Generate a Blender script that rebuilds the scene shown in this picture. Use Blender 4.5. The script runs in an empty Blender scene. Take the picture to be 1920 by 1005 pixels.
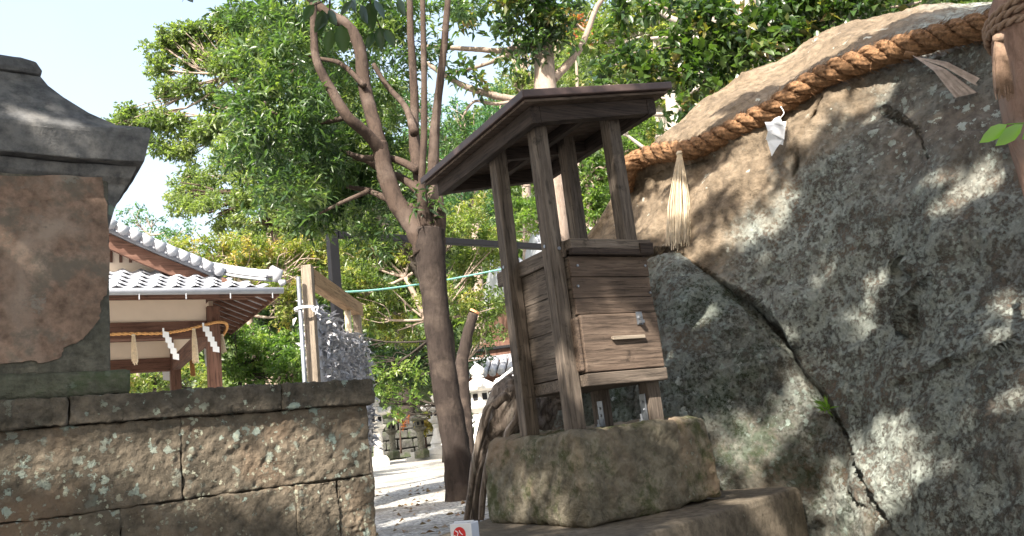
import bpy, math, random
import numpy as np
from mathutils import Vector, Matrix
random.seed(7); rng = np.random.default_rng(11)
S = bpy.context.scene; COL = S.collection
# ------------------------------------------------------------------ camera
F = 1500.; HC = .4; pt = math.radians(11.9); rl = math.radians(6.7)
fw = np.array([0, math.cos(pt), math.sin(pt)]); r0 = np.array([1., 0, 0]); u0 = np.array([0, -math.sin(pt), math.cos(pt)])
RR = math.cos(rl)*r0-math.sin(rl)*u0; UU = math.sin(rl)*r0+math.cos(rl)*u0; CC = np.array([0, 0, HC])
cd = bpy.data.cameras.new('camera'); cam = bpy.data.objects.new('camera', cd); COL.objects.link(cam); S.camera = cam
cd.sensor_width = 36; cd.lens = 36*F/1920; cd.clip_start = .05; cd.clip_end = 800
cam.matrix_world = Matrix(((RR[0], UU[0], -fw[0], CC[0]), (RR[1], UU[1], -fw[1], CC[1]), (RR[2], UU[2], -fw[2], CC[2]), (0, 0, 0, 1)))
# ------------------------------------------------------------------ light
SUN = np.array([-.28, -.66, .66]); SUN /= np.linalg.norm(SUN)
el = math.asin(SUN[2]); az = math.atan2(SUN[0], SUN[1])
W = bpy.data.worlds.new('World'); S.world = W; W.use_nodes = True
nt = W.node_tree; nt.nodes.clear()
sk = nt.nodes.new('ShaderNodeTexSky'); sk.sky_type = 'NISHITA'; sk.sun_disc = False
sk.sun_elevation = el; sk.sun_rotation = az; sk.air_density = 1.3; sk.dust_density = 5; sk.ozone_density = .25
bg = nt.nodes.new('ShaderNodeBackground'); bg.inputs[1].default_value = .15
tcw = nt.nodes.new('ShaderNodeTexCoord'); sp_w = nt.nodes.new('ShaderNodeSeparateXYZ'); nt.links.new(tcw.outputs['Generated'], sp_w.inputs[0])
rw = nt.nodes.new('ShaderNodeMapRange'); rw.inputs[1].default_value = 0; rw.inputs[2].default_value = .65; rw.inputs[3].default_value = .85; rw.inputs[4].default_value = .30; nt.links.new(sp_w.outputs[2], rw.inputs[0])
nw = nt.nodes.new('ShaderNodeTexNoise'); nw.inputs['Scale'].default_value = 3.2; nw.inputs['Detail'].default_value = 6; nt.links.new(tcw.outputs['Generated'], nw.inputs['Vector'])
rn = nt.nodes.new('ShaderNodeMapRange'); rn.inputs[1].default_value = .35; rn.inputs[2].default_value = .7; rn.inputs[3].default_value = .75; rn.inputs[4].default_value = 1.15; nt.links.new(nw.outputs[0], rn.inputs[0])
mw = nt.nodes.new('ShaderNodeMath'); mw.operation = 'MULTIPLY'; mw.use_clamp = True; nt.links.new(rw.outputs[0], mw.inputs[0]); nt.links.new(rn.outputs[0], mw.inputs[1])
mx = nt.nodes.new('ShaderNodeMixRGB'); nt.links.new(mw.outputs[0], mx.inputs[0]); nt.links.new(sk.outputs[0], mx.inputs[1]); mx.inputs[2].default_value = (2.05, 2.25, 2.4, 1)
wo = nt.nodes.new('ShaderNodeOutputWorld'); nt.links.new(mx.outputs[0], bg.inputs[0]); nt.links.new(bg.outputs[0], wo.inputs[0])
sd = bpy.data.lights.new('sun', 'SUN'); sd.energy = 4.3; sd.angle = math.radians(.55); sd.color = (1, .94, .84)
so = bpy.data.objects.new('sun', sd); COL.objects.link(so)
so.rotation_euler = Vector(-SUN).to_track_quat('-Z', 'Y').to_euler(); so.location = (0, 0, 20)
S.view_settings.view_transform = 'Standard'; S.view_settings.look = 'None'; S.view_settings.gamma = 1
S.view_settings.use_curve_mapping = False; S.view_settings.exposure = 1.78
S.render.engine = 'CYCLES'
# ------------------------------------------------------------------ helpers
def P(px, py, Y):
    d = fw+(px-960)/F*RR+(502.5-py)/F*UU
    return CC+d*(Y/d[1])
def PA(px, py, Y):
    px = np.asarray(px, float); py = np.asarray(py, float)
    d = fw+((px-960)/F)[..., None]*RR+((502.5-py)/F)[..., None]*UU
    return CC+d*(np.asarray(Y)/d[..., 1])[..., None]
def pr(p):
    q = np.asarray(p)-CC; w = q@fw
    return (960+F*(q@RR)/w, 502.5-F*(q@UU)/w)
def zpix(X, Y, py):
    a, b = -3., 40.
    for _ in range(45):
        m = (a+b)/2
        if pr((X, Y, m))[1] > py: a = m
        else: b = m
    return m
def hsh(i):
    i = i.astype(np.int64).astype(np.uint64)
    h = (i[..., 0]*np.uint64(73856093)) ^ (i[..., 1]*np.uint64(19349663)) ^ (i[..., 2]*np.uint64(83492791))
    h = (h ^ (h >> np.uint64(13)))*np.uint64(1274126177); h = h ^ (h >> np.uint64(16))
    return (h & np.uint64(0xFFFF)).astype(float)/65535.
def vn(p):
    i = np.floor(p); f = p-i; f = f*f*(3-2*f); r = 0
    for a in (0, 1):
        for b in (0, 1):
            for c in (0, 1):
                w = (f[..., 0] if a else 1-f[..., 0])*(f[..., 1] if b else 1-f[..., 1])*(f[..., 2] if c else 1-f[..., 2])
                r = r+w*hsh(i+np.array([a, b, c])+1000)
    return r*2-1
def fbm(p, o=5, g=.5):
    p = np.asarray(p, float); r = 0; a = 1
    for k in range(o):
        r = r+a*vn(p*(2**k)+k*17.3); a *= g
    return r
MATS = {}
def mesh(name, V, Fc, smooth=False):
    me = bpy.data.meshes.new(name); V = np.asarray(V, float)
    if isinstance(Fc, np.ndarray):
        k = Fc.shape[1]; n = len(Fc)
        me.vertices.add(len(V)); me.vertices.foreach_set('co', V.astype(np.float32).ravel())
        me.loops.add(n*k); me.loops.foreach_set('vertex_index', Fc.astype(np.int32).ravel())
        me.polygons.add(n); me.polygons.foreach_set('loop_start', np.arange(0, n*k, k, dtype=np.int32))
        me.polygons.foreach_set('loop_total', np.full(n, k, dtype=np.int32))
        me.update(calc_edges=True)
    else:
        me.from_pydata([tuple(v) for v in V], [], Fc)
    if smooth: me.polygons.foreach_set('use_smooth', np.ones(len(me.polygons), bool))
    me.update(); return me
WM = {}     # world matrices of the roots
def props(o, label=None, cat=None, group=None, kind=None):
    if label: o['label'] = label
    if cat: o['category'] = cat
    if group: o['group'] = group
    if kind: o['kind'] = kind
    return o
def root(name, label, cat, loc=(0, 0, 0), rz=0, group=None, ux=None):
    o = bpy.data.objects.new(name, None); COL.objects.link(o); o.empty_display_size = .1
    o.location = loc; o.rotation_euler = (0, 0, rz)
    WM[o.name] = Matrix.Translation(loc) @ Matrix.Rotation(rz, 4, 'Z')
    return props(o, label, cat, group)
def link(name, me, m, parent=None, bevel=0, world=False, **kw):
    """world=True: verts are world coordinates; re-expressed in the parent's frame"""
    if parent is not None:
        M = WM[parent.name]
        if world: me.transform(M.inverted())
    o = bpy.data.objects.new(name, me); COL.objects.link(o)
    if m is not None and not me.materials: me.materials.append(m)
    if parent is not None: o.parent = parent; WM[o.name] = WM[parent.name]
    else: WM[o.name] = Matrix()
    if bevel:
        b = o.modifiers.new('bevel', 'BEVEL'); b.width = bevel; b.segments = 2; b.limit_method = 'ANGLE'
    return props(o, **kw)
def boxv(lo, hi, jit=0):
    x0, y0, z0 = lo; x1, y1, z1 = hi
    v = np.array([(x, y, z) for z in (z0, z1) for (x, y) in ((x0, y0), (x1, y0), (x1, y1), (x0, y1))], float)
    if jit: v += rng.uniform(-jit, jit, v.shape)
    return v, [(3, 2, 1, 0), (4, 5, 6, 7), (0, 1, 5, 4), (1, 2, 6, 5), (2, 3, 7, 6), (3, 0, 4, 7)]
def box(name, lo, hi, m, parent, bevel=.002, jit=0, **kw):
    v, f = boxv(lo, hi, jit); return link(name, mesh(name, v, f), m, parent, bevel, **kw)
def prism8(name, v8, m, parent, bevel=.002, **kw):
    return link(name, mesh(name, v8, boxv((0, 0, 0), (1, 1, 1))[1]), m, parent, bevel, **kw)
class MB:
    def __init__(s): s.v = []; s.f = []; s.n = 0
    def add(s, V, Fc):
        s.v.append(np.asarray(V, float)); s.f += [tuple(int(i)+s.n for i in q) for q in Fc]; s.n += len(V); return s
    def bx(s, lo, hi): return s.add(*boxv(lo, hi))
    def mesh(s, name, smooth=False): return mesh(name, np.concatenate(s.v), s.f, smooth)
def tube(pts, rad, n=8, lump=0, seed=0, cap=True):
    pts = np.asarray(pts, float); m = len(pts); rad = np.broadcast_to(np.asarray(rad, float), (m,))
    T = np.gradient(pts, axis=0); T /= np.linalg.norm(T, axis=1)[:, None]+1e-9
    a = np.array([0, 0, 1.]) if abs(T[0][2]) < .9 else np.array([1., 0, 0])
    N = np.cross(T[0], a); N /= np.linalg.norm(N); V = []
    th = np.linspace(0, 2*np.pi, n, endpoint=False)
    for i in range(m):
        N = N-T[i]*(N@T[i]); N /= np.linalg.norm(N)+1e-9; B = np.cross(T[i], N)
        ring = np.cos(th)[:, None]*N+np.sin(th)[:, None]*B
        r = rad[i]*np.ones(n)
        if lump: r = r*(1+lump*fbm((pts[i]+ring*rad[i])*3/max(rad[i], .02)*.5+seed, 3))
        V.append(pts[i]+ring*r[:, None])
    V = np.concatenate(V); Fc = [(i*n+j, i*n+(j+1) % n, (i+1)*n+(j+1) % n, (i+1)*n+j) for i in range(m-1) for j in range(n)]
    if cap: Fc += [tuple(range(n))[::-1], tuple(range((m-1)*n, m*n))]
    return V, Fc
def spline(pts, n):
    pts = np.asarray(pts, float); k = len(pts); t = np.linspace(0, k-1, n); out = []
    for x in t:
        i = min(int(x), k-2); f = x-i
        p0 = pts[max(i-1, 0)]; p1 = pts[i]; p2 = pts[i+1]; p3 = pts[min(i+2, k-1)]
        out.append(.5*((2*p1)+(-p0+p2)*f+(2*p0-5*p1+4*p2-p3)*f*f+(-p0+3*p1-3*p2+p3)*f**3))
    return np.array(out)
def lathe(prof, n=12, rot=0, sq=None):
    V = []; m = len(prof)
    for r, z in prof:
        for j in range(n):
            a = rot+2*np.pi*j/n; V.append((r*math.cos(a), r*math.sin(a), z))
    Fc = [(i*n+j, i*n+(j+1) % n, (i+1)*n+(j+1) % n, (i+1)*n+j) for i in range(m-1) for j in range(n)]
    Fc += [tuple(range(n))[::-1], tuple(range((m-1)*n, m*n))]
    return V, Fc
# ------------------------------------------------------------------ materials
class NT:
    def __init__(s, name, rough=.85, spec=.25):
        s.m = bpy.data.materials.new(name); s.m.use_nodes = True; s.t = s.m.node_tree
        s.b = s.t.nodes['Principled BSDF']; s.b.inputs['Roughness'].default_value = rough
        s.b.inputs['Specular IOR Level'].default_value = spec
    def n(s, t, ins={}, **kw):
        x = s.t.nodes.new('ShaderNode'+t)
        for k, v in kw.items(): setattr(x, k, v)
        for k, v in ins.items(): s.set(x.inputs[k], v)
        return x
    def set(s, i, v):
        if hasattr(v, 'is_output') or hasattr(v, 'links') and not isinstance(v, (tuple, list, float, int)): s.t.links.new(v, i)
        else: i.default_value = v
    def co(s, scale=(1, 1, 1)):
        tc = s.n('TexCoord'); mp = s.n('Mapping', {'Vector': tc.outputs['Object'], 'Scale': scale}); return mp.outputs[0]
    def noise(s, v, sc, det=6, ro=.6, dist=0): return s.n('TexNoise', {'Vector': v, 'Scale': sc, 'Detail': det, 'Roughness': ro, 'Distortion': dist}).outputs['Fac']
    def ramp(s, f, stops, interp='LINEAR'):
        r = s.n('ValToRGB', {'Fac': f}); e = r.color_ramp.elements; r.color_ramp.interpolation = interp
        while len(e) < len(stops): e.new(.5)
        for x, (p, c) in zip(e, stops): x.position = p; x.color = (c, c, c, 1) if isinstance(c, (int, float)) else (*c, 1)
        return r.outputs[0]
    def mix(s, f, a, b, mode='MIX'):
        x = s.n('MixRGB', blend_type=mode); s.set(x.inputs[0], f)
        for i, c in ((1, a), (2, b)): s.set(x.inputs[i], (*c, 1) if isinstance(c, tuple) and len(c) == 3 else c)
        return x.outputs[0]
    def math(s, op, a, b=0): x = s.n('Math', operation=op); s.set(x.inputs[0], a); s.set(x.inputs[1], b); return x.outputs[0]
    def col(s, c): s.set(s.b.inputs['Base Color'], (*c, 1) if isinstance(c, tuple) else c); return s
    def bump(s, hs, dist=.01, st=1.):
        prev = None
        for h, d in hs:
            b = s.n('Bump', {'Height': h, 'Distance': d, 'Strength': st})
            if prev is not None: s.t.links.new(prev, b.inputs['Normal'])
            prev = b.outputs[0]
        s.t.links.new(prev, s.b.inputs['Normal']); return s
def wood(name, c1, c2, c3, axis, sc=1., rough=.85):
    k = NT(name, rough); s = [26*sc]*3; s[axis] = 1.6*sc
    v = k.co(tuple(s)); g = k.noise(v, 1.6, 8, .65, .6); g2 = k.noise(v, 5, 4, .7)
    blot = k.noise(k.co(), 6*sc, 5, .6)
    c = k.ramp(g, [(.3, c1), (.52, c2), (.7, c3)])
    c = k.mix(k.ramp(blot, [(.35, 0), (.7, .55)]), c, c1)
    c = k.mix(k.ramp(g2, [(.35, .7), (.5, 0)]), c, tuple(x*.3 for x in c1))
    stn = k.noise(k.co(), 14*sc, 7, .75); c = k.mix(k.ramp(stn, [(.58, 0), (.68, .75)]), c, tuple(x*.45 for x in c1))
    k.col(c).bump([(g, .004), (g2, .002)]); return k.m
def lich(name, base, spots, sc=1., dens=.5, big=None, bump=.01, moss=None, crust=0, brown=None):
    """weathered stone: mottled base, round lichen patches of their own shapes"""
    k = NT(name, .95, .15); v = k.co()
    n1 = k.noise(v, 4*sc, 8, .65); n2 = k.noise(v, 22*sc, 8, .7); n3 = k.noise(v, 1.1*sc, 4, .5); n4 = k.noise(v, 90*sc, 4, .7)
    c = k.ramp(n1, [(.3, base[0]), (.5, base[1]), (.68, base[2])])
    c = k.mix(k.ramp(n2, [(.35, .75), (.6, 0)]), c, tuple(x*.45 for x in base[0]))
    if brown: c = k.mix(k.ramp(k.noise(v, 1.7*sc, 5, .55, .5), [(.48, 0), (.6, .8)]), c, brown)
    if moss: c = k.mix(k.ramp(k.noise(v, 4.2*sc, 8, .75), [(.49, 0), (.58, .85)]), c, moss)
    hs = [(n1, bump*1.6), (n2, bump), (n4, bump*.35)]
    wv = k.mix(.045/sc, v, k.n('TexNoise', {'Vector': v, 'Scale': 22*sc, 'Detail': 7, 'Roughness': .75}).outputs['Color'], 'ADD')
    ed = k.ramp(k.noise(v, 60*sc, 5, .75), [(.3, .15), (.65, 1.25)])
    for i, (col, s2, th, amt) in enumerate(spots):
        vo = k.n('TexVoronoi', {'Vector': wv, 'Scale': s2*sc, 'Randomness': 1.}, feature='F1')
        rnd = k.n('SeparateColor', {0: vo.outputs['Color']}).outputs[0]
        mask = k.math('LESS_THAN', vo.outputs['Distance'], k.math('MULTIPLY', k.math('MULTIPLY', k.math('POWER', rnd, 1.7), th*1.25), ed))
        cl = k.ramp(k.noise(v, (2.3+i*.7)*sc, 4, .6), [(.47-dens*.12, 0), (.56, 1)])
        mk = k.math('MULTIPLY', k.math('MULTIPLY', mask, cl), amt)
        cc = k.mix(k.ramp(n2, [(.35, 0), (.65, .6)]), col, tuple(x*.6 for x in col))
        c = k.mix(mk, c, cc); hs.append((mk, bump*.25))
    if crust:
        cr = k.math('ADD', k.math('MULTIPLY', k.noise(v, 60*sc, 10, .85), .66), k.math('MULTIPLY', k.noise(v, 12*sc, 6, .7), .34)); big2 = k.ramp(k.noise(v, .9*sc, 5, .6), [(.36, 0), (.52, 1)])
        m2 = k.math('MULTIPLY', k.ramp(cr, [(.45, 0), (.50, crust*.85)]), big2)
        cc = k.ramp(k.noise(v, 70*sc, 6, .8), [(.35, (.25, .27, .235)), (.55, (.34, .37, .33)), (.75, (.45, .48, .43))])
        c = k.mix(m2, c, cc); hs.append((m2, bump*.35))
    k.col(c).bump(hs); return k.m
def plain(name, c, rough=.8, var=.25, sc=8, bump=.002, metal=0, spec=.3):
    k = NT(name, rough, spec); v = k.co(); n = k.noise(v, sc, 7, .65)
    k.col(k.ramp(n, [(.3, tuple(x*(1-var) for x in c)), (.7, tuple(min(1, x*(1+var)) for x in c))]))
    k.b.inputs['Metallic'].default_value = metal
    if bump: k.bump([(n, bump), (k.noise(v, sc*6, 4, .7), bump*.4)])
    return k.m
def leafmat(name, cols, trans=.45, rough=.4, spec=.5):
    k = NT(name, rough, spec)
    at = k.n('Attribute', attribute_name='tint'); c = k.ramp(at.outputs['Fac'], [(i/(len(cols)-1), x) for i, x in enumerate(cols)])
    k.col(c)
    tr = k.n('BsdfTranslucent', {'Color': k.mix(1, c, (1.0, 1.25, .45), 'MULTIPLY')})
    k.t.links.new(k.mix(1, c, (2.0, 2.3, .7), 'MULTIPLY'), tr.inputs['Color'])
    ms = k.n('MixShader', {0: trans, 1: k.b.outputs[0], 2: tr.outputs[0]})
    k.t.links.new(ms.outputs[0], k.t.nodes['Material Output'].inputs['Surface']); return k.m
def bark(name, c1, c2, c3, sc=1.):
    k = NT(name, .92, .15); v = k.co((14*sc, 14*sc, 4*sc)); v2 = k.co((sc, sc, sc))
    a = k.noise(v, 1.5, 8, .7, .5); b = k.noise(v2, 3.5, 6, .6); d = k.noise(v2, 40, 5, .7)
    c = k.ramp(a, [(.3, c1), (.55, c2)]); c = k.mix(k.ramp(b, [(.5, 0), (.68, .7)]), c, c3)
    k.col(c).bump([(a, .012), (d, .004)]); return k.m
M = {}
M['gravel'] = None
def gravel():
    k = NT('gravel', .95, .2); v = k.co()
    vo = k.n('TexVoronoi', {'Vector': v, 'Scale': 55.}); g = k.n('SeparateColor', {0: vo.outputs['Color']}).outputs[1]
    c = k.ramp(g, [(0, (.16, .155, .15)), (.5, (.36, .35, .33)), (1, (.58, .56, .52))])
    dirt = k.noise(v, .9, 6, .6); c = k.mix(k.ramp(dirt, [(.5, 0), (.62, .65)]), c, (.2, .165, .125))
    mo = k.noise(v, 2.2, 6, .7); c = k.mix(k.ramp(mo, [(.6, 0), (.7, .4)]), c, (.09, .11, .05))
    k.col(c).bump([(vo.outputs['Distance'], .012), (k.noise(v, 9, 5), .03)]); return k.m
M['gravel'] = gravel()
LT = (.42, .47, .40)
M['wallstone'] = lich('wall_stone', ((.11, .093, .07), (.19, .155, .115), (.28, .225, .165)),
    [((.44, .50, .42), 30, .46, .9), ((.50, .50, .38), 60, .46, .9), ((.36, .45, .39), 18, .36, .7)], 1.0, .5, bump=.012, brown=(.24, .165, .11))
M['capstone'] = lich('cap_stone', ((.075, .066, .05), (.14, .118, .092), (.22, .18, .135)),
    [((.42, .46, .36), 30, .45, .95), ((.38, .45, .38), 16, .32, .9)], 1.0, .5, bump=.012)
M['rock'] = lich('rock', ((.12, .10, .083), (.17, .145, .118), (.23, .195, .155)),
    [((.46, .50, .44), 26, .46, .85), ((.42, .46, .40), 60, .55, .85), ((.20, .15, .11), 12, .25, .6)], .8, .5, bump=.016, crust=.9, brown=(.20, .145, .105))
M['rock_tan'] = lich('rock_tan', ((.13, .10, .07), (.23, .175, .12), (.31, .245, .175)),
    [((.58, .57, .48), 14, .3, .9)], .8, .0, bump=.02)
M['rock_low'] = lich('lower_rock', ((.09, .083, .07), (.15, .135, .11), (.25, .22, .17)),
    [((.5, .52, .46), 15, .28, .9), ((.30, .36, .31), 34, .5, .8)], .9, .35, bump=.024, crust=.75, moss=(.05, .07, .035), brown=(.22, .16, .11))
M['found'] = lich('foundation_stone', ((.13, .11, .08), (.24, .21, .155), (.34, .30, .225)),
    [((.34, .36, .29), 45, .35, .5)], 1., .2, bump=.012, moss=(.06, .07, .028), brown=(.24, .175, .12))
M['plinth'] = lich('plinth_stone', ((.14, .115, .085), (.19, .155, .115), (.25, .20, .15)), [((.33, .33, .27), 50, .3, .4)], 1.2, 0, bump=.006)
M['hokbody'] = lich('shrine_body_stone', ((.12, .115, .09), (.18, .165, .13), (.24, .215, .17)), [((.36, .33, .27), 10, .2, .4)], 1.3, 0, bump=.008)
M['hokplaster'] = lich('peeling_plaster', ((.24, .165, .12), (.31, .205, .15), (.38, .27, .205)), [((.34, .32, .27), 6, .3, .5)], 1.6, .3, bump=.004, brown=(.40, .31, .245), moss=(.17, .145, .115))
M['hokroof'] = lich('shrine_roof_stone', ((.12, .12, .125), (.19, .185, .18), (.27, .25, .225)), [((.27, .34, .27), 16, .3, .7)], 1., .1, bump=.005)
M['hokbase'] = lich('shrine_base_stone', ((.12, .12, .085), (.17, .165, .12), (.23, .215, .16)), [((.3, .36, .28), 20, .3, .6)], 1., .2, bump=.01, moss=(.09, .11, .06))
for ax, nm in enumerate('uvz'):
    M['w'+nm] = wood('old_wood_'+nm, (.075, .06, .048), (.17, .133, .105), (.27, .22, .175), ax)
    M['wr'+nm] = wood('red_wood_'+nm, (.075, .054, .041), (.15, .106, .079), (.22, .162, .122), ax)
    M['wd'+nm] = wood('dark_wood_'+nm, (.035, .026, .021), (.065, .047, .038), (.10, .07, .055), ax)
    M['pw'+nm] = wood('pavilion_wood_'+nm, (.10, .05, .035), (.17, .09, .065), (.23, .135, .10), ax, .35)
    M['gw'+nm] = wood('grey_wood_'+nm, (.16, .13, .10), (.27, .22, .17), (.36, .30, .24), ax, .6)
M['roofpaint'] = plain('roof_sheet', (.10, .066, .058), .5, .3, 12, .001)
M['steel'] = plain('galvanised_steel', (.30, .31, .33), .45, .2, 30, .0005, metal=.9)
M['black'] = plain('black_paint', (.005, .005, .007), .7, .3, 10, .0005)
M['plaster'] = plain('cream_plaster', (.74, .62, .50), .9, .05, 3, .001)
M['tile'] = plain('grey_roof_tile', (.34, .35, .38), .38, .25, 5, .002, spec=.5)
M['white_stone'] = plain('white_granite', (.68, .66, .62), .85, .12, 14, .004)
M['moss_stone'] = lich('mossy_lantern_stone', ((.14, .13, .10), (.22, .21, .17), (.30, .28, .23)), [((.3, .34, .26), 12, .4, .7)], .5, .3, bump=.01, moss=(.08, .10, .05))
M['dark_stone'] = lich('retaining_stone', ((.05, .05, .045), (.09, .088, .08), (.15, .14, .12)), [((.3, .32, .28), 10, .25, .6)], .4, .2, bump=.02, moss=(.05, .07, .03))
M['paper'] = NT('white_paper', .8, .2).col((.82, .83, .84)).m
M['greypaper'] = plain('weathered_paper', (.44, .44, .46), .9, .35, 25, .003)
M['rope'] = plain('straw_rope', (.23, .125, .062), .95, .6, 70, .006)
M['rope2'] = plain('weathered_rope', (.30, .20, .14), .9, .3, 60, .003)
M['straw'] = plain('pale_straw', (.62, .52, .38), .85, .25, 40, .001)
M['greystraw'] = plain('grey_straw', (.34, .27, .22), .9, .3, 40, .001)
M['pstraw'] = plain('golden_rope', (.55, .30, .12), .9, .25, 40, .001)
M['bark'] = bark('brown_bark', (.03, .022, .018), (.068, .048, .038), (.14, .108, .09))
M['barktrunk'] = bark('dark_shaded_bark', (.018, .014, .012), (.038, .029, .025), (.10, .077, .063))  # darker copy of the brown bark: the trunk's shade is put into its colour
M['barkpale'] = bark('pale_bark', (.17, .13, .10), (.28, .22, .18), (.38, .32, .27))
M['barkdark'] = bark('dark_bark', (.02, .017, .014), (.04, .033, .028), (.07, .058, .048))
M['barkpink'] = bark('smooth_pinkish_bark', (.18, .105, .075), (.33, .205, .15), (.27, .225, .19), 1.4)
M['barkwhite'] = bark('whitish_bark', (.22, .19, .16), (.36, .32, .28), (.42, .38, .34), .5)
M['root'] = wood('weathered_root', (.06, .045, .036), (.26, .205, .165), (.46, .40, .34), 2, .5)
M['leaf_main'] = leafmat('glossy_narrow_leaf', [(.03, .058, .03), (.046, .085, .038), (.08, .13, .055), (.16, .20, .08)], .38, .33, .6)
M['leaf_big'] = leafmat('dark_oval_leaf', [(.022, .045, .018), (.035, .07, .02), (.07, .11, .03), (.22, .15, .06)], .3, .3, .6)
M['leaf_bright'] = leafmat('bright_leaf', [(.045, .085, .025), (.075, .13, .035), (.12, .18, .05), (.18, .22, .07)], .45)
M['leaf_yellow'] = leafmat('yellowing_leaf', [(.075, .115, .035), (.15, .18, .06), (.24, .23, .085), (.34, .24, .10)], .45)
M['leaf_far'] = leafmat('far_leaf', [(.065, .095, .045), (.10, .14, .06), (.145, .185, .08), (.20, .23, .10)], .4)
M['leaf_blue'] = leafmat('bluish_leaf', [(.035, .075, .04), (.05, .12, .06), (.08, .16, .08), (.12, .2, .1)], .35)
M['leaf_red'] = leafmat('red_leaf', [(.2, .05, .03), (.3, .1, .04), (.35, .15, .05), (.2, .12, .05)], .4)
M['leaf_fresh'] = leafmat('fresh_leaf', [(.2, .34, .07), (.24, .38, .09)], .5)
M['grass'] = leafmat('grass', [(.1, .2, .03), (.2, .3, .06)], .4)
M['hill'] = plain('wooded_hillside', (.045, .065, .025), .95, .7, .8, .4)
# ------------------------------------------------------------------ leaves
def unit(a): return a/(np.linalg.norm(a, axis=-1, keepdims=True)+1e-9)
def leaves(name, pos, d, L, Wd, m, parent, fold=.25, kind='stuff', tint=None, **kw):
    n = len(pos); d = unit(d); up = unit(rng.normal(size=(n, 3))*.7+np.array([0, 0, 1.]))
    side = unit(np.cross(d, up)); nr = np.cross(side, d); L = (L*rng.uniform(.7, 1.25, n))[:, None]; Wd = L*(Wd)
    droop = np.array([0, 0, -1.])
    V = np.stack([pos, pos+d*L*.42+side*Wd*.5+nr*Wd*fold, pos+d*L+droop*L*.12, pos+d*L*.42-side*Wd*.5+nr*Wd*fold, pos+d*L*.5], 1)
    idx = np.arange(n)[:, None]*5
    if fold > .3: Fc = np.concatenate([idx+np.array([[0, 1, 4]]), idx+np.array([[4, 1, 2]]), idx+np.array([[0, 4, 3]]), idx+np.array([[4, 2, 3]])])
    else: Fc = np.concatenate([idx+np.array([[0, 1, 2]]), idx+np.array([[0, 2, 3]])])
    V = V.reshape(-1, 3); me = mesh(name, V, Fc)
    a = me.attributes.new('tint', 'FLOAT', 'POINT'); t = tint if tint is not None else rng.random(n)
    a.data.foreach_set('value', np.repeat(np.clip(t, 0, 1), 5).astype(np.float32))
    return link(name, me, m, parent, world=True, kind=kind, **kw)
def cloud(c, r, n, sub=14, flat=.75, sprig=7, spread=.32, L=.1):
    """leaf positions of one foliage mass: sub-clumps on its shell, sprigs in each"""
    ns = max(1, n//sprig); k = unit(rng.normal(size=(sub, 3)))*rng.uniform(.45, 1., (sub, 1))*np.array([1, 1, flat])
    w = rng.uniform(.5, 1.6, sub); w /= w.sum(); ci = rng.choice(sub, ns, p=w); sr = rng.uniform(.7, 1.4, sub)[ci][:, None]
    q = unit(rng.normal(size=(ns, 3)))*rng.random((ns, 1))**.45
    cen = k[ci]+q*spread*sr*np.array([1, 1, .7])
    out = unit(cen+rng.normal(size=(ns, 3))*.6+np.array([0, 0, .25]))
    cen = np.asarray(c)+cen*r
    s = np.repeat(cen, sprig, 0); o = np.repeat(out, sprig, 0); t = np.tile(np.linspace(0, 1, sprig), ns)[:, None]
    pos = s+o*t*L*1.6; d = unit(o*.55+unit(rng.normal(size=pos.shape))*.9)
    tn = np.repeat(np.clip(rng.normal(.42, .2, sub)[ci]+rng.normal(0, .12, ns), 0, 1), sprig)+rng.normal(0, .08, len(pos))
    return pos, d, tn
def crown(name, blobs, Y, L, wd, per, m, parent, flat=.75, fold=.25, sub=14, spread=.32, tintoff=0, label=None, sprig=7, dY=.6):
    Ps = []; Ds = []; Ts = []
    for b in blobs:
        px, py, r = b[:3]; y = Y+(b[3] if len(b) > 3 else rng.uniform(-dY, dY)*r*Y/F*1.2)
        R = r*Y/F; p, d, t = cloud(P(px, py, y), R, int(per*(r/60)**2), sub, flat, sprig, spread, L)
        Ps.append(p); Ds.append(d); Ts.append(t)
    return leaves(name, np.concatenate(Ps), np.concatenate(Ds), L, wd, m, parent, fold=fold, tint=np.concatenate(Ts)+tintoff, label=label)
def limb(mb, pts, rads, n=8, k=5, lump=.12, seed=0):
    sp = spline(pts, (len(pts)-1)*k+1); rr = np.interp(np.linspace(0, len(rads)-1, len(sp)), range(len(rads)), rads)
    mb.add(*tube(sp, rr, n, lump, seed))
def pxpath(L, Y): return [P(a[0], a[1], a[2] if len(a) > 2 else Y) for a in L]
def ground_z(x, y):
    x = np.asarray(x, float); y = np.asarray(y, float)
    s = np.clip((3.55-y-.35*np.clip(x, -9, .4))/1.2, 0, 1); s = s*s*(3-2*s)
    e = np.clip((x-.55)/.5, 0, 1)*np.clip((4.6-y)/.6, 0, 1)
    b = -1.0*np.maximum(s, e*.9) + .008*np.clip(y-8, 0, 20)
    w = np.clip((-x-.5+(2.9-y)*-.2)/.4, 0, 1)
    return b+.02*fbm(np.stack([x*.8, y*.8, x*0], -1), 3)
exec_parts = []
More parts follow.
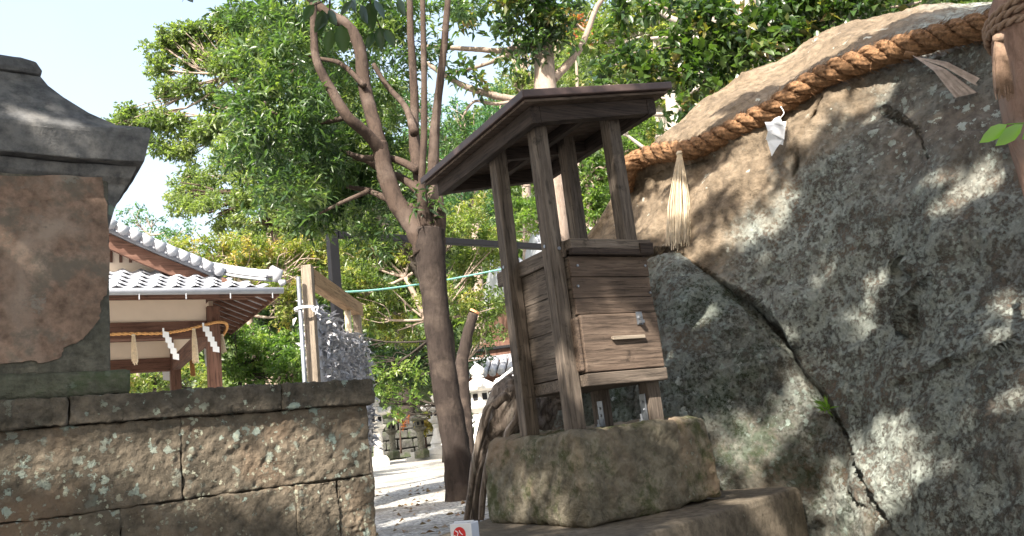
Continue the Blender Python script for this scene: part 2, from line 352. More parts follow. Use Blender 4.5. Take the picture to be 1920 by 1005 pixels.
# ================================================================== ground and hill
gx = np.concatenate([np.linspace(-60, -6, 30), np.linspace(-5.7, 6, 120), np.linspace(7, 60, 30)])
gy = np.concatenate([np.linspace(-8, 1, 20), np.linspace(1.1, 12, 130), np.linspace(12.5, 30, 30), np.linspace(33, 120, 20)])
X, Yg = np.meshgrid(gx, gy); Z = ground_z(X, Yg)
nx, ny = len(gx), len(gy); V = np.stack([X, Yg, Z], -1).reshape(-1, 3)
ii = (np.arange(ny-1)[:, None]*nx+np.arange(nx-1)).ravel(); Fq = np.stack([ii, ii+1, ii+nx+1, ii+nx], 1)
link('ground', mesh('ground', V, Fq, True), M['gravel'], kind='structure')
def hill_z(x, y):
    px = 960+x/y*F
    prof = np.interp(px, [-1500, 100, 300, 500, 650, 800, 900, 990, 1100, 1300, 2000, 3500], [640, 560, 520, 430, 330, 275, 235, 150, 10, -60, -160, -200])
    hz = np.interp(px, [0, 1920], [929, 703]); H = (hz-prof)/F*52
    s = np.clip((y-26)/26, 0, 1); return .1+H*s**.9+.8*fbm(np.stack([x*.15, y*.15, x*0], -1), 3)*s*1.6
hx = np.linspace(-75, 75, 120); hy = np.concatenate([np.linspace(25, 52, 50), np.linspace(54, 110, 20)])
X, Yh = np.meshgrid(hx, hy); Z = np.where(Yh > 52, hill_z(X*52/Yh, np.full_like(X, 52.)), hill_z(X, Yh))
nx, ny = len(hx), len(hy); ii = (np.arange(ny-1)[:, None]*nx+np.arange(nx-1)).ravel()
link('hill', mesh('hill', np.stack([X, Yh, Z], -1).reshape(-1, 3), np.stack([ii, ii+1, ii+nx+1, ii+nx], 1), True), M['hill'], kind='structure')
# wood covering the hillside: one mass nobody could count
cx = rng.uniform(-40, 48, 900); cy = rng.uniform(27, 52, 900); cz = hill_z(cx, cy)
pp = []; dd = []; tt = []
for a, b, c in zip(cx, cy, cz):
    q = 960+a/b*F
    if q < 150 or q > 2050: continue
    p, d, t = cloud((a, b, c+.8), rng.uniform(1.3, 2.2), 260, 9, .8, 5, .42, .2); pp.append(p); dd.append(d); tt.append(t)
leaves('forest', np.concatenate(pp), np.concatenate(dd), .34, .6, M['leaf_far'], None, tint=np.concatenate(tt)-.1)['kind'] = 'stuff'
# ================================================================== big boulder
RX = [1085, 1118, 1135, 1172, 1190, 1240, 1290, 1340, 1400, 1450, 1480, 1545, 1600, 1700, 1850, 2000, 2300]
RY = [470, 424, 395, 333, 300, 262, 217, 182, 143, 125, 105, 66, 46, 30, 8, -10, -40]
RP = [(1172, 340), (1176, 318), (1184, 306), (1203, 297), (1228, 287), (1258, 284), (1291, 281), (1321, 270), (1354, 255), (1384, 238), (1413, 223), (1443, 210), (1460, 197), (1498, 170), (1530, 150), (1563, 134), (1608, 117), (1672, 95), (1737, 76), (1797, 60), (1856, 45), (1900, 34)]
def ridge(px): return np.interp(px, RX, RY)
def ropey(px): return np.interp(px, [1085, 1180]+[a for a, b in RP[3:]]+[2300], [480, 340]+[b for a, b in RP[3:]]+[-10])
CXs = [1085, 1180, 1400, 1550, 1750, 1920, 2300]
DEP = {'r': [5.0, 4.75, 5.0, 5.0, 4.7, 4.4, 4.2], 'o': [4.9, 4.6, 4.05, 3.75, 3.35, 3.05, 2.7], 'm': [4.7, 4.35, 3.88, 3.55, 3.08, 2.78, 2.4],
       'l': [4.3, 4.05, 3.72, 3.5, 2.95, 2.62, 2.25], 'b': [4.1, 3.9, 3.62, 3.45, 2.85, 2.5, 2.1], 'c': [4.0, 3.8, 3.6, 3.4, 2.8, 2.4, 2.0]}
def segd(px, py, pts):
    best = np.full(np.shape(px), 1e9)
    for (a, b), (c, d) in zip(pts[:-1], pts[1:]):
        ax, ay = c-a, d-b; t = np.clip(((px-a)*ax+(py-b)*ay)/(ax*ax+ay*ay), 0, 1)
        best = np.minimum(best, np.hypot(px-a-t*ax, py-b-t*ay))
    return best
CRACK = [(1205, 462), (1262, 470), (1300, 492), (1350, 520), (1440, 578), (1480, 630), (1530, 705), (1560, 750), (1600, 830), (1640, 890), (1690, 1010), (1740, 1150)]
def depth0(px, py):
    r = ridge(px); o = np.maximum(ropey(px), r+12); g = {k: np.interp(px, CXs, v) for k, v in DEP.items()}
    lv = [r, o, np.maximum(o+60, 450), np.maximum(o+120, 700), 1005+0*px, 1400+0*px]; ks = 'rombl'; ks = ['r', 'o', 'm', 'l', 'b', 'c']
    out = g['r'].copy()
    for i in range(5):
        t = np.clip((py-lv[i])/(lv[i+1]-lv[i]+1e-6), 0, 1)
        if i == 0: t = t**.8
        out = np.where(py >= lv[i], g[ks[i]]*(1-t)+g[ks[i+1]]*t, out)
    return out
def depth(px, py, carve=True):
    D = 0
    for a, b in ((0, 0), (14, 0), (-14, 0), (0, 14), (0, -14)): D = D+depth0(px+a, py+b)/5
    # facet crease: upper-left facet turns away
    ax, ay, bx, by = 1545, 170, 1270, 480; L = math.hypot(bx-ax, by-ay)
    sd_ = ((bx-ax)*(py-ay)-(by-ay)*(px-ax))/L       # >0 on left/upper side?
    left = np.where(sd_ > 0, sd_, 0) if ((bx-ax)*(300-ay)-(by-ay)*(1200-ax)) > 0 else np.where(sd_ < 0, -sd_, 0)
    D = D+.0016*np.minimum(left, 160)*np.clip((py-ropey(px)+30)/60, 0, 1)*np.clip((620-py)/120, 0, 1)
    if carve:
        cr = segd(px, py, CRACK); cyp = np.interp(px, [c[0] for c in CRACK], [c[1] for c in CRACK])
        below = np.clip((py-cyp-2)/14, 0, 1)*(px < 1740); D = D+.18*below*np.clip((1700-px)/250, .12, 1)
        for (hx_, hy_, hr, hd) in ((1687, 503, 15, .06), (1618, 466, 8, .02), (1492, 553, 7, .02), (1345, 300, 8, .02), (1800, 560, 10, .01), (1440, 528, 6, .02)):
            D = D+hd*np.exp(-(((px-hx_)**2+(py-hy_)**2)/hr**2)**1.5)
        for pl, w, dp in (([(1545, 185), (1515, 240), (1490, 330)], 4, .03), ([(1680, 722), (1740, 700), (1790, 672)], 4, .025), ([(1760, 690), (1840, 668), (1900, 640)], 3, .02),
                          ([(1580, 890), (1640, 960), (1700, 1020)], 3, .02), ([(1740, 520), (1700, 560), (1690, 620)], 2.5, .012), ([(1430, 150), (1410, 200), (1330, 250)], 4, .03), ([(1180, 356), (1260, 318), (1330, 300)], 5, .05),
                          ([(1650, 200), (1720, 240), (1740, 300)], 3, .015)):
            D = D+dp*np.exp(-(segd(px, py, pl)/w)**2)
    return D
def boulder(name, xs, topf, bot, depf, m, ny, amp, over, parent, lab=None, seed=0, ex=1.):
    t = np.linspace(0, 1, ny)**ex; PX, T = np.meshgrid(xs, t); TP = topf(PX); PY = TP+(bot-TP)*T
    Q = PA(PX, PY, depf(PX, PY))
    rows = []; top = Q[0]
    for k in range(14, 0, -1):
        a = k/14*math.pi*.9; rows.append(top+np.array([0, 1, 0])*over*(1-math.cos(a))*.5*2+np.array([0, 0, 1])*(-over*.45*(1-math.cos(a))+.25*over*math.sin(a)*.5))
    Q = np.concatenate([np.array(rows), Q], 0)
    du = np.gradient(Q, axis=1); dv = np.gradient(Q, axis=0); N = unit(np.cross(du, dv)); N = np.where((N[..., 1:2] > 0) & (np.arange(Q.shape[0])[:, None, None] > 16), -N, N)
    N[:17] = N[17]
    w = np.ones(Q.shape[:2]); w[:15] = .6
    h = amp[0]*fbm(Q*1.6+seed, 3)+amp[1]*fbm(Q*6+seed+5, 4)+amp[2]*np.abs(fbm(Q*14+seed+9, 4))+amp[3]*fbm(Q*45+seed, 3)
    Q = Q+N*(h*w)[..., None]
    ny2, nx2 = Q.shape[:2]; ii = (np.arange(ny2-1)[:, None]*nx2+np.arange(nx2-1)).ravel()
    Fq = np.stack([ii, ii+nx2, ii+nx2+1, ii+1], 1)
    # close the sides and the back
    V = Q.reshape(-1, 3); n0 = len(V); rim = [j for j in range(nx2)]
    back = Q[0].copy(); low = Q[-1].copy(); bk = back.copy(); bk[:, 2] = low[:, 2]; bk[:, 1] = np.maximum(back[:, 1], low[:, 1])+.2
    V = np.concatenate([V, bk]); B = n0+np.arange(nx2)
    Fb = np.stack([B[:-1], np.arange(nx2-1), np.arange(1, nx2), B[1:]], 1)
    Lw = (ny2-1)*nx2+np.arange(nx2); Fc = np.stack([Lw[:-1], B[:-1], B[1:], Lw[1:]], 1)
    me = mesh(name, V, np.concatenate([Fq, Fb, Fc]), True)
    bmx = [list(range(0, ny2*nx2, nx2))+[int(B[0])], list(range(nx2-1, ny2*nx2, nx2))+[int(B[-1])]]
    o = link(name, me, m, parent, world=parent is not None); return o
xs = np.concatenate([np.linspace(1085, 1930, 420), np.linspace(1940, 2300, 40)])
bo = boulder('boulder', xs, ridge, 1320, depth, M['rock'], 330, (.055, .020, .011, .0035), 1.1, None, ex=1.0)
props(bo, 'huge lichen covered boulder filling the right side under the thick straw rope', 'boulder')
# tan colour of the bare upper-left facet is the stone itself: blended in by position on the rock
LTOP = [(930, 800), (990, 735), (1050, 640), (1120, 560), (1205, 500), (1240, 488), (1272, 478), (1300, 496), (1345, 522), (1436, 582), (1476, 634), (1526, 709), (1556, 754), (1596, 834), (1636, 894), (1690, 1014), (1740, 1120)]
def ltop(px): return np.interp(px, [a for a, b in LTOP], [b for a, b in LTOP])
def ldepth(px, py):
    base = np.where(px < 1180, np.interp(px, [930, 1180], [4.35, 4.0])-.0002*(py-700), depth(np.maximum(px, 1180), py, False))
    e = np.clip((py-ltop(px))/45, 0, 1); off = np.interp(px, [930, 1250, 1500, 1740], [.0, .13, .06, .02])
    return base-off*np.sqrt(1-(1-e)**2)+.06
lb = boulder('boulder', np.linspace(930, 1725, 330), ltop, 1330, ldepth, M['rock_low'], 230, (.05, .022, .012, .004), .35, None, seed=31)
props(lb, 'darker lower boulder behind the box shrine, split from the big one by a crack', 'boulder')
# little wedge of stone stuck in the crack
def blob(name, c, r, m, parent, seed=0, amp=.25, n=24, sq=2.5, freq=1.2, detail=.08, **kw):
    th = np.linspace(0, math.pi, n); ph = np.linspace(0, 2*math.pi, 2*n, endpoint=False); T, Ph = np.meshgrid(th, ph, indexing='ij')
    d = np.stack([np.sin(T)*np.cos(Ph), np.sin(T)*np.sin(Ph), np.cos(T)], -1)
    k = 1/(np.sum(np.abs(d)**sq, -1)**(1/sq)); q = d*k[..., None]; h = 1+amp*fbm(q*freq+seed, 3)*.6+detail*fbm(q*6+seed, 3)
    V = (q*h[..., None]*np.asarray(r)+np.asarray(c)).reshape(-1, 3); w = 2*n
    Fc = np.array([(i*w+j, (i+1)*w+j, (i+1)*w+(j+1) % w, i*w+(j+1) % w) for i in range(n-1) for j in range(w)])
    return link(name, mesh(name, V, Fc, True), m, parent, world=parent is not None, **kw)
blob('stone', P(1150, 474, 4.25), (.13, .10, .045), M['rock_tan'], None, 3, label='small pale stone wedged beside the box lid at the top of the boulder crack', cat='stone')
# grass tuft in the crack
gp = P(1553, 768, 3.36)
gv = []; n = 22
leaves('grass_tuft', gp+rng.normal(size=(n, 3))*.008, rng.normal(size=(n, 3))*.5+np.array([-.5, -.4, .6]), .075, .12, M['grass'], None, kind=None,
       label='tiny bright green grass tuft growing in the boulder crack', cat='grass tuft')
# ================================================================== sacred rope
rpts = []
for (a, b) in RP:
    y = float(depth(np.array([float(a)]), np.array([float(max(b+12, ridge(a)+4))]))[0]); rpts.append(P(a, b, y-.055))
rpts[0] = rpts[0]+np.array([.0, .10, -.02]); rc = spline(rpts, 420)
seg = np.r_[0, np.cumsum(np.linalg.norm(np.diff(rc, axis=0), axis=1))]; s_u = np.linspace(0, seg[-1], 520)
rc = np.stack([np.interp(s_u, seg, rc[:, i]) for i in range(3)], 1)
T = unit(np.gradient(rc, axis=0)); Nn = unit(np.cross(T, np.array([0, 0, 1.]))); Bn = np.cross(T, Nn)
rr = root('sacred_rope', 'thick twisted straw rope slung across the top of the huge boulder', 'rope', tuple(rpts[10]))
for s in range(3):
    ph = s_u/.24*2*np.pi+s*2*np.pi/3; rad = .0335
    path = rc+(np.cos(ph)[:, None]*Nn+np.sin(ph)[:, None]*Bn)*rad
    th = np.linspace(0, 2*np.pi, 26, endpoint=False); t2 = unit(np.gradient(path, axis=0)); n2 = unit(np.cross(t2, np.array([.1, .2, 1.]))); b2 = np.cross(t2, n2)
    ring = []
    for j, a in enumerate(th):
        aa = a+s_u/.16*2; r_ = .0275*(1+.10*np.sin(aa*6)+.10*fbm(path*70+j*3, 2)); ring.append(path+(np.cos(a)*n2+np.sin(a)*b2)*r_[:, None])
    Vt = np.stack(ring, 1).reshape(-1, 3); m_ = len(path)
    Fc = np.array([(i*26+j, i*26+(j+1) % 26, (i+1)*26+(j+1) % 26, (i+1)*26+j) for i in range(m_-1) for j in range(26)])
    link('strand', mesh('strand', Vt, Fc, True), M['rope'], rr, world=True)
n = 4200; i0 = rng.integers(0, len(rc), n); off = unit(rng.normal(size=(n, 3)))
leaves('loose_fibres', rc[i0]+off*.052, unit(T[i0]+off*.55+rng.normal(size=(n, 3))*.3), (.05), .03, M['rope'], rr, kind='stuff')
def tassel(name, label, top, bot, w0, w1, m, n=80, r=.0018, bell=1.2, group=None, lay=.3):
    t = root(name, label, 'tassel', tuple(top), group=group); top = np.asarray(top); bot = np.asarray(bot); mb = MB()
    ax = unit(bot-top); sx = unit(np.cross(ax, np.array([0, 1., 0]))); sy = np.cross(ax, sx)
    for i in range(n):
        a, q = rng.uniform(0, 2*np.pi), rng.random()**.5; L = rng.uniform(.86, 1.04)
        o = sx*math.cos(a)+sy*math.sin(a)*lay; e = top+(bot-top)*L
        p = [top+o*w0*q, top+(e-top)*.3+o*q*(w0+(w1-w0)*.55), top+(e-top)*.7+o*q*w1*bell*.95, e+o*q*w1+rng.normal(size=3)*w1*.06]
        mb.add(*tube(spline(p, 6), r*rng.uniform(.6, 1.3), 3, cap=False))
    link('straw', mb.mesh('straw'), m, t, world=True, kind='stuff')
    tb = tube([top-ax*.006, top+ax*.012], [w0*1.7, w0*1.6], 8); link('binding', mesh('binding', *tb, True), m, t, world=True); return t
ty = rc[np.argmin(np.abs([pr(p)[0]-1268 for p in rc]))]
tassel('straw_tassel', 'long pale straw tassel hanging from the low left end of the thick rope', ty+np.array([0, -.08, -.045]), P(1273, 458, ty[1]-.30), .012, .062, M['straw'], 150, .0017, 1.15, lay=.75)
ty = rc[np.argmin(np.abs([pr(p)[0]-1712 for p in rc]))]
t0 = P(1708, 103, ty[1]-.09); t = root('straw_tassel', 'flat grey straw tassel blown sideways over the boulder near the tree trunk', 'tassel', tuple(t0)); mb = MB()
for i in range(26):
    k = i/25; e = P(1792+k*50-(k > .8)*6, 183-k*12 if k < .8 else 160-(k-.8)*60, ty[1]-.24-.02*rng.random()); s = t0+np.array([.0, 0, (k-.5)*-.012]); w = unit(np.cross(e-s, np.array([0, 1., .3])))*.0032
    mid = s+(e-s)*.5+np.array([0, -.015-.01*rng.random(), .01]); mb.add([s-w*.4, s+w*.4, mid+w, mid-w, e+w, e-w, s+np.array([0, .002, 0]), mid+np.array([0, .003, 0]), e+np.array([0, .003, 0])], [(0, 1, 2, 3), (3, 2, 4, 5), (1, 6, 7, 2), (6, 0, 3, 7), (2, 7, 8, 4), (7, 3, 5, 8)])
link('straw', mb.mesh('straw'), M['greystraw'], t, world=True, kind='stuff')
mb = MB(); mb.add(*tube([t0+np.array([-.02, .01, .015]), t0, t0+np.array([.02, -.005, -.008])], [.012, .014, .01], 8)); link('binding', mb.mesh('binding', True), M['rope'], t, world=True)
def plate(mb, pts, th=.0012):
    pts = np.asarray(pts, float); n = len(pts); nn = unit(np.cross(pts[1]-pts[0], pts[2]-pts[0])); V = np.concatenate([pts+nn*th/2, pts-nn*th/2])
    mb.add(V, [tuple(range(n)), tuple(range(n, 2*n))[::-1]]+[(i, n+i, n+(i+1) % n, (i+1) % n) for i in range(n)])
# white paper streamer on the rope
yS = float(depth(np.array([1453.]), np.array([260.]))[0])-.12
sh = root('paper_streamer', 'crumpled white folded paper streamer hanging under the thick rope on the boulder', 'paper streamer', tuple(P(1455, 215, yS)))
for k, poly in enumerate([[(1452, 222, 0), (1462, 218, .0), (1466, 228, -.01), (1474, 234, -.01), (1440, 232, 0), (1448, 227, 0)], [(1434, 229, 0), (1474, 228, .015), (1470, 262, -.01), (1440, 247, -.02)],
                          [(1440, 246, -.02), (1472, 240, .02), (1468, 272, 0), (1436, 262, -.01)], [(1438, 262, 0), (1468, 262, -.02), (1456, 278, -.02), (1447, 293, 0)]]):
    mb = MB(); plate(mb, [P(a, b, yS+c-.004*k) for a, b, c in poly]); link('paper_fold', mb.mesh('paper_fold'), M['paper'], sh, world=True)
mb = MB(); mb.add(*tube(spline([P(1462, 222, yS), P(1470, 212, yS-.01), P(1464, 200, yS)], 9), .0022, 5)); link('string', mb.mesh('string', True), M['paper'], sh, world=True)
# ================================================================== right trunk with rope
tp = [P(2125, 700, 2.35), P(2030, 345, 2.35), P(1986, 170, 2.35), P(1968, 30, 2.35), P(1945, -150, 2.35)]
base = tp[0].copy(); base[2] = -1.0
tr = root('tree', 'thick pinkish tree trunk at the right edge with rope wound round it', 'tree', tuple(base))
mb = MB(); top2 = tp[-1]+np.array([.05, -.1, 2.2])
limb(mb, [base]+tp+[top2], [.24, .17, .155, .16, .165, .15, .10], 28, 7, .03)
link('trunk', mb.mesh('trunk', True), M['barkpink'], tr, world=True)
wr = root('rope_binding', 'thin double rope wound round the trunk at the right edge', 'rope', tuple(tp[3]))
for k, zz in enumerate((0, -.028, -.05)):
    c = P(1972, 40, 2.35)+np.array([0, 0, zz]); a = np.linspace(0, 2*np.pi, 60); R_ = .178
    base_p = c+np.stack([np.cos(a)*R_, np.sin(a)*R_, .045*np.cos(a)*-.8+.0*a+.012*np.sin(2*a+k)], 1)
    for s in (0, 1):
        ph = a*22+s*np.pi; tt_ = np.stack([np.cos(a), np.sin(a), 0*a], 1)
        a2 = np.linspace(0, 2*np.pi, 400); bp = np.stack([np.interp(a2, a, base_p[:, i]) for i in range(3)], 1); t3 = np.stack([np.cos(a2), np.sin(a2), 0*a2], 1); ph = a2*16+s*np.pi
        q = bp+(t3*np.cos(ph)[:, None]+np.array([0, 0, 1])*np.sin(ph)[:, None])*.0055
        link('strand', mesh('strand', *tube(q, .0075, 7, cap=False), True), M['rope2'], wr, world=True)
tassel('straw_tassel', 'brown frayed tassel hanging from the rope around the right hand trunk', P(1872, 72, 2.1), P(1884, 186, 2.06), .009, .030, M['rope2'], 60, .0017, 1.0)
sp = root('leaf_sprig', 'fresh green leaf sprig in front of the trunk at the right edge', 'leaves', tuple(P(1925, 232, 2.1)))
for (a, b) in (((1888, 233), (1836, 268)), ((1918, 233), (1866, 274)), ((1950, 226), (1916, 262))):
    A, B = P(*a, 2.1), P(*b, 2.08); d = B-A; w = unit(np.cross(d, np.array([0, 1., .2])))*np.linalg.norm(d)*.17; up = np.array([0, -.006, 0]); V = [A]
    for t_, wk in ((.2, .7), (.45, 1), (.75, .65)): m0 = A+d*t_; V += [m0+w*wk, m0+up, m0-w*wk]
    V.append(B); me = mesh('leaf', V, [(0, 1, 2), (0, 2, 3), (1, 4, 5, 2), (2, 5, 6, 3), (4, 7, 8, 5), (5, 8, 9, 6), (7, 10, 8), (8, 10, 9)], True)
    at = me.attributes.new('tint', 'FLOAT', 'POINT'); at.data.foreach_set('value', [.5]*11); link('leaf', me, M['leaf_fresh'], sp, world=True)
mb = MB(); mb.add(*tube(pxpath([(1888, 233), (1918, 231), (1955, 224), (1990, 215, 2.2)], 2.1), .0016, 5)); link('twig', mb.mesh('twig', True), M['leaf_fresh'], sp, world=True)
# ================================================================== foundation stone and plinth
A0 = P(1079, 808, 3.0); TH = math.radians(30)
ul = np.array([math.cos(TH), math.sin(TH), 0]); vl = np.array([-math.sin(TH), math.cos(TH), 0])
def roundbox(name, lo, hi, n, amp, m, parent, seed=0, rad=.05, taper=0, freq=5., world=False, loc=None, fine=.3, keep=None):
    lo = np.array(lo, float); hi = np.array(hi, float); c = (lo+hi)/2; h = (hi-lo)/2; Vs = []; Fs = []; o = 0
    dims = np.maximum(2, (n*h/h.max()).astype(int)*2)
    for ax in range(3):
        for s in (-1, 1):
            a, b = [i for i in range(3) if i != ax]; na, nb = dims[a], dims[b]
            ga, gb = np.meshgrid(np.linspace(-1, 1, na+1), np.linspace(-1, 1, nb+1), indexing='ij'); q = np.zeros((na+1, nb+1, 3)); q[..., ax] = s; q[..., a] = ga; q[..., b] = gb
            p = q*h; inner = np.clip(p, -(h-rad), h-rad); dd_ = p-inner; nl = np.linalg.norm(dd_, axis=-1, keepdims=True); nrm = dd_/(nl+1e-9); p = inner+nrm*rad
            if taper: k = (p[..., 2:3]+h[2])/(2*h[2]); p[..., :2] = p[..., :2]*(1-taper*k**2)
            w = p+c; p = w+nrm*(amp*(fbm(w*freq+seed, 4)+fine*fbm(w*freq*6+seed, 3)))[..., None]
            ii = (np.arange(na)[:, None]*(nb+1)+np.arange(nb)).ravel()+o; f = np.stack([ii, ii+nb+1, ii+nb+2, ii+1], 1)
            if (s > 0) != (ax != 1): f = f[:, ::-1]
            Vs.append(p.reshape(-1, 3)); Fs.append(f); o += (na+1)*(nb+1)
    me = mesh(name, np.concatenate(Vs), np.concatenate(Fs), True)
    import bmesh
    bm = bmesh.new(); bm.from_mesh(me); bmesh.ops.remove_doubles(bm, verts=bm.verts, dist=1e-5); bmesh.ops.recalc_face_normals(bm, faces=bm.faces); bm.to_mesh(me); bm.free()
    o_ = link(name, me, m, parent, world=world)
    return o_
FB = np.array([.150, 2.842, .07])
fs = roundbox('foundation_stone', (0, 0, 0), (.745, .716, A0[2]-.07+.004), 80, .013, M['found'], None, 4, .030, .05, 4.5, fine=.5)
SH = Matrix(((math.cos(.663), math.cos(2.112), 0, 0), (math.sin(.663), math.sin(2.112), 0, 0), (0, 0, 1, 0), (0, 0, 0, 1))); fs.data.transform(SH)
fs.location = FB
props(fs, 'rough mossy block of stone standing under the wooden box shrine', 'stone block')
pl = [(1.075, 3.45), (-.15, 2.0), (-.40, 2.3), (-.44, 3.15), (-.2, 3.8), (.95, 4.0)]
V = []; pc = np.array([.4, 3.1])
for z, k in ((-1.1, 1.04), (.045, 1.0), (.064, .985), (.069, .965)):
    for x, y in pl:
        q = pc+(np.array([x, y])-pc)*k; V.append((q[0], q[1], z))
n = 6; Fc = [(i*n+j, i*n+(j+1) % n, (i+1)*n+(j+1) % n, (i+1)*n+j) for i in range(3) for j in range(n)]+[tuple(range(3*n, 4*n))]
Fc = [f[::-1] for f in Fc]
o = link('plinth', mesh('plinth', V, Fc), M['plinth'], None, .02, label='long flat stone ledge beneath the rough block, cut off by the bottom edge', cat='stone ledge')
# ================================================================== box shrine
sr = root('box_shrine', 'small weathered wooden shrine box on four posts under a sloping board roof', 'shrine', tuple(A0), TH)
def RZ(u, v): z0 = 1.262-.03; return z0+(u+.145)*.168       # underside height of the sloping roof sheet
s = .03
for (u, v) in ((0, 0), (0, .336), (.367, 0), (.367, .336)):
    zt = RZ(u, v)-.002; prism8('post', [(u-s, v-s, .002), (u+s, v-s, .002), (u+s, v+s, .002), (u-s, v+s, .002), (u-s, v-s, RZ(u-s, 0)-.002), (u+s, v-s, RZ(u+s, 0)-.002), (u+s, v+s, RZ(u+s, 0)-.002), (u-s, v+s, RZ(u-s, 0)-.002)], M['wz'], sr, .004)
B0, B1 = .034, .405; VF, VB = -.06, .44
# floor board, side walls of boards, drawer front
box('floor_board', (B0-.001, VF-.012, .155), (B1+.006, VB, .20), M['wu'], sr, .004, .002)
zs = [.203, .29, .37, .45, .53, .61, .648]
def cut(u0_, v0_, z0_, u1_, v1_, z1_, m, nm, b=.003): box(nm, (u0_, v0_, z0_), (u1_, v1_, z1_), m, sr, b, .0012)
for a, b in ((.203, .262), (.2645, .385), (.3875, .52), (.5225, .646)): cut(B0, VF+.016, a, B0+.018, VB, b, M['wv'], 'side_board', .0015)
for a, b in ((.203, .385), (.3875, .646)): cut(B1-.018, VF+.016, a, B1, VB, b, M['wv'], 'side_board', .0015)
for a, b in ((.203, .42), (.4225, .646)): cut(B0+.02, VB-.02, a, B1-.02, VB-.001, b, M['wu'], 'back_board', .0015)
cut(B0-.002, VF-.002, .422, B1, VF+.014, .483, M['wru'], 'front_board'); cut(B0-.002, VF+.002, .4845, B1, VF+.014, .565, M['wru'], 'front_board')
cut(B0-.002, VF, .567, B1, VF+.014, .647, M['wru'], 'front_board')
dw = box('drawer', (B0+.004, VF-.014, .2035), (B1-.004, VF+.04, .418), M['wru'], sr, .004, .001)
cut(B0-.014, VF-.006, .21, B0+.003, VF+.05, .412, M['wru'], 'corner_block', .008)
box('handle', (B0+.13, VF-.026, .318), (B0+.285, VF-.0145, .332), M['gwu'], dw, .002, .002)
hb = MB(); hb.add(*tube([(B0+.275, VF-.016, .40), (B0+.275, VF-.030, .395)], .008, 10)); hb.bx((B0+.262, VF-.018, .372), (B0+.29, VF-.0145, .422)); hb.bx((B0+.268, VF-.036, .376), (B0+.284, VF-.018, .388)); hb.bx((B0+.270, VF-.030, .392), (B0+.282, VF-.018, .412))
link('latch', hb.mesh('latch'), M['steel'], dw)
for (a, z) in ((.02, .53), (.36, .5), (.03, .61), (.355, .61)): link('nail_head', mesh('nail_head', *tube([(B0+a, VF-.005, z), (B0+a, VF+.004, z)], .005, 8)), M['steel'], sr)
# lid rim: four rails proud of the walls, with a lid board
cut(B0-.002, VF-.026, .648, B1+.012, VF-.004, .672, M['wdu'], 'lid_rail'); cut(B0-.002, VF-.022, .6735, B1+.014, VF+.02, .712, M['wu'], 'lid_rail')
cut(B0-.014, VF+.021, .648, B0+.003, VB+.06, .712, M['wv'], 'lid_rail'); cut(B1-.003, VF+.021, .648, B1+.012, VB+.06, .712, M['wv'], 'lid_rail')
cut(B0+.004, VF+.0205, .66, B1-.004, VB+.03, .708, M['wdu'], 'lid'); cut(B1-.05, VF-.031, .653, B1+.016, VF-.0265, .698, M['wdu'], 'lid_patch')
# cross rail between left posts is the lid rail; bolts through the posts
for (u, v, z) in ((0, 0, .70), (0, .336, .70)): link('bolt', mesh('bolt', *tube([(u-.034, v, z), (u-.028, v, z)], .007, 8)), M['steel'], sr)
link('bolt', mesh('bolt', *tube([(.012, -.034, .685), (.012, -.028, .685)], .0075, 8)), M['steel'], sr)
for (u, v) in ((.367-.033, .30), (.367-.04, .0), (.036, .03), (.034, .34)):
    mb = MB(); mb.bx((u-.002, v-.018, .003), (u+.002, v+.018, .11)); mb.bx((u-.03, v-.018, .003), (u-.0025, v+.018, .007)); mb.add(*tube([(u-.018, v, .006), (u-.018, v, .035)], .005, 8)); mb.add(*tube([(u-.018, v, .006), (u-.018, v, .016)], .009, 6))
    for zz in (.05, .08): mb.add(*tube([(u-.007, v, zz), (u-.0021, v, zz)], .006, 8))
    link('foot_bracket', mb.mesh('foot_bracket'), M['steel'], sr, .0005)
# roof
rf = link('roof', mesh('roof', [(u, v, RZ(u, v)+dz) for dz in (0, .032) for (u, v) in ((-.145, -.16), (.60, -.16), (.60, .85), (-.145, .85))], boxv((0, 0, 0), (1, 1, 1))[1]), M['roofpaint'], sr, .004)
nb = 7; vv = np.linspace(-.145, .835, nb+1)
def slab(nm, u0_, u1_, v0_, v1_, d0, d1, m, par=sr, bev=.003):
    prism8(nm, [(u0_, v0_, RZ(u0_, 0)+d0), (u1_, v0_, RZ(u1_, 0)+d0), (u1_, v1_, RZ(u1_, 0)+d0), (u0_, v1_, RZ(u0_, 0)+d0), (u0_, v0_, RZ(u0_, 0)+d1), (u1_, v0_, RZ(u1_, 0)+d1), (u1_, v1_, RZ(u1_, 0)+d1), (u0_, v1_, RZ(u0_, 0)+d1)], m, par, bev)
for a, b in zip(vv[:-1], vv[1:]): slab('roof_board', -.13, .585, a+.0015, b-.0015, -.014, -.002, M['wru'])
slab('roof_beam', -.085, -.04, -.10, .79, -.085, -.0145, M['wdv']); slab('roof_beam', .50, .545, -.10, .79, -.085, -.0145, M['wdv'])
slab('roof_beam', -.039, .499, -.099, -.055, -.082, -.0145, M['wdu']); slab('roof_beam', -.039, .499, .745, .79, -.082, -.0145, M['wdu'])
slab('rafter', -.038, .498, .372, .41, -.07, -.015, M['wdu']); slab('rafter', .21, .25, -.054, .371, -.06, -.015, M['wdv']); slab('rafter', .21, .25, .411, .744, -.06, -.015, M['wdv'])
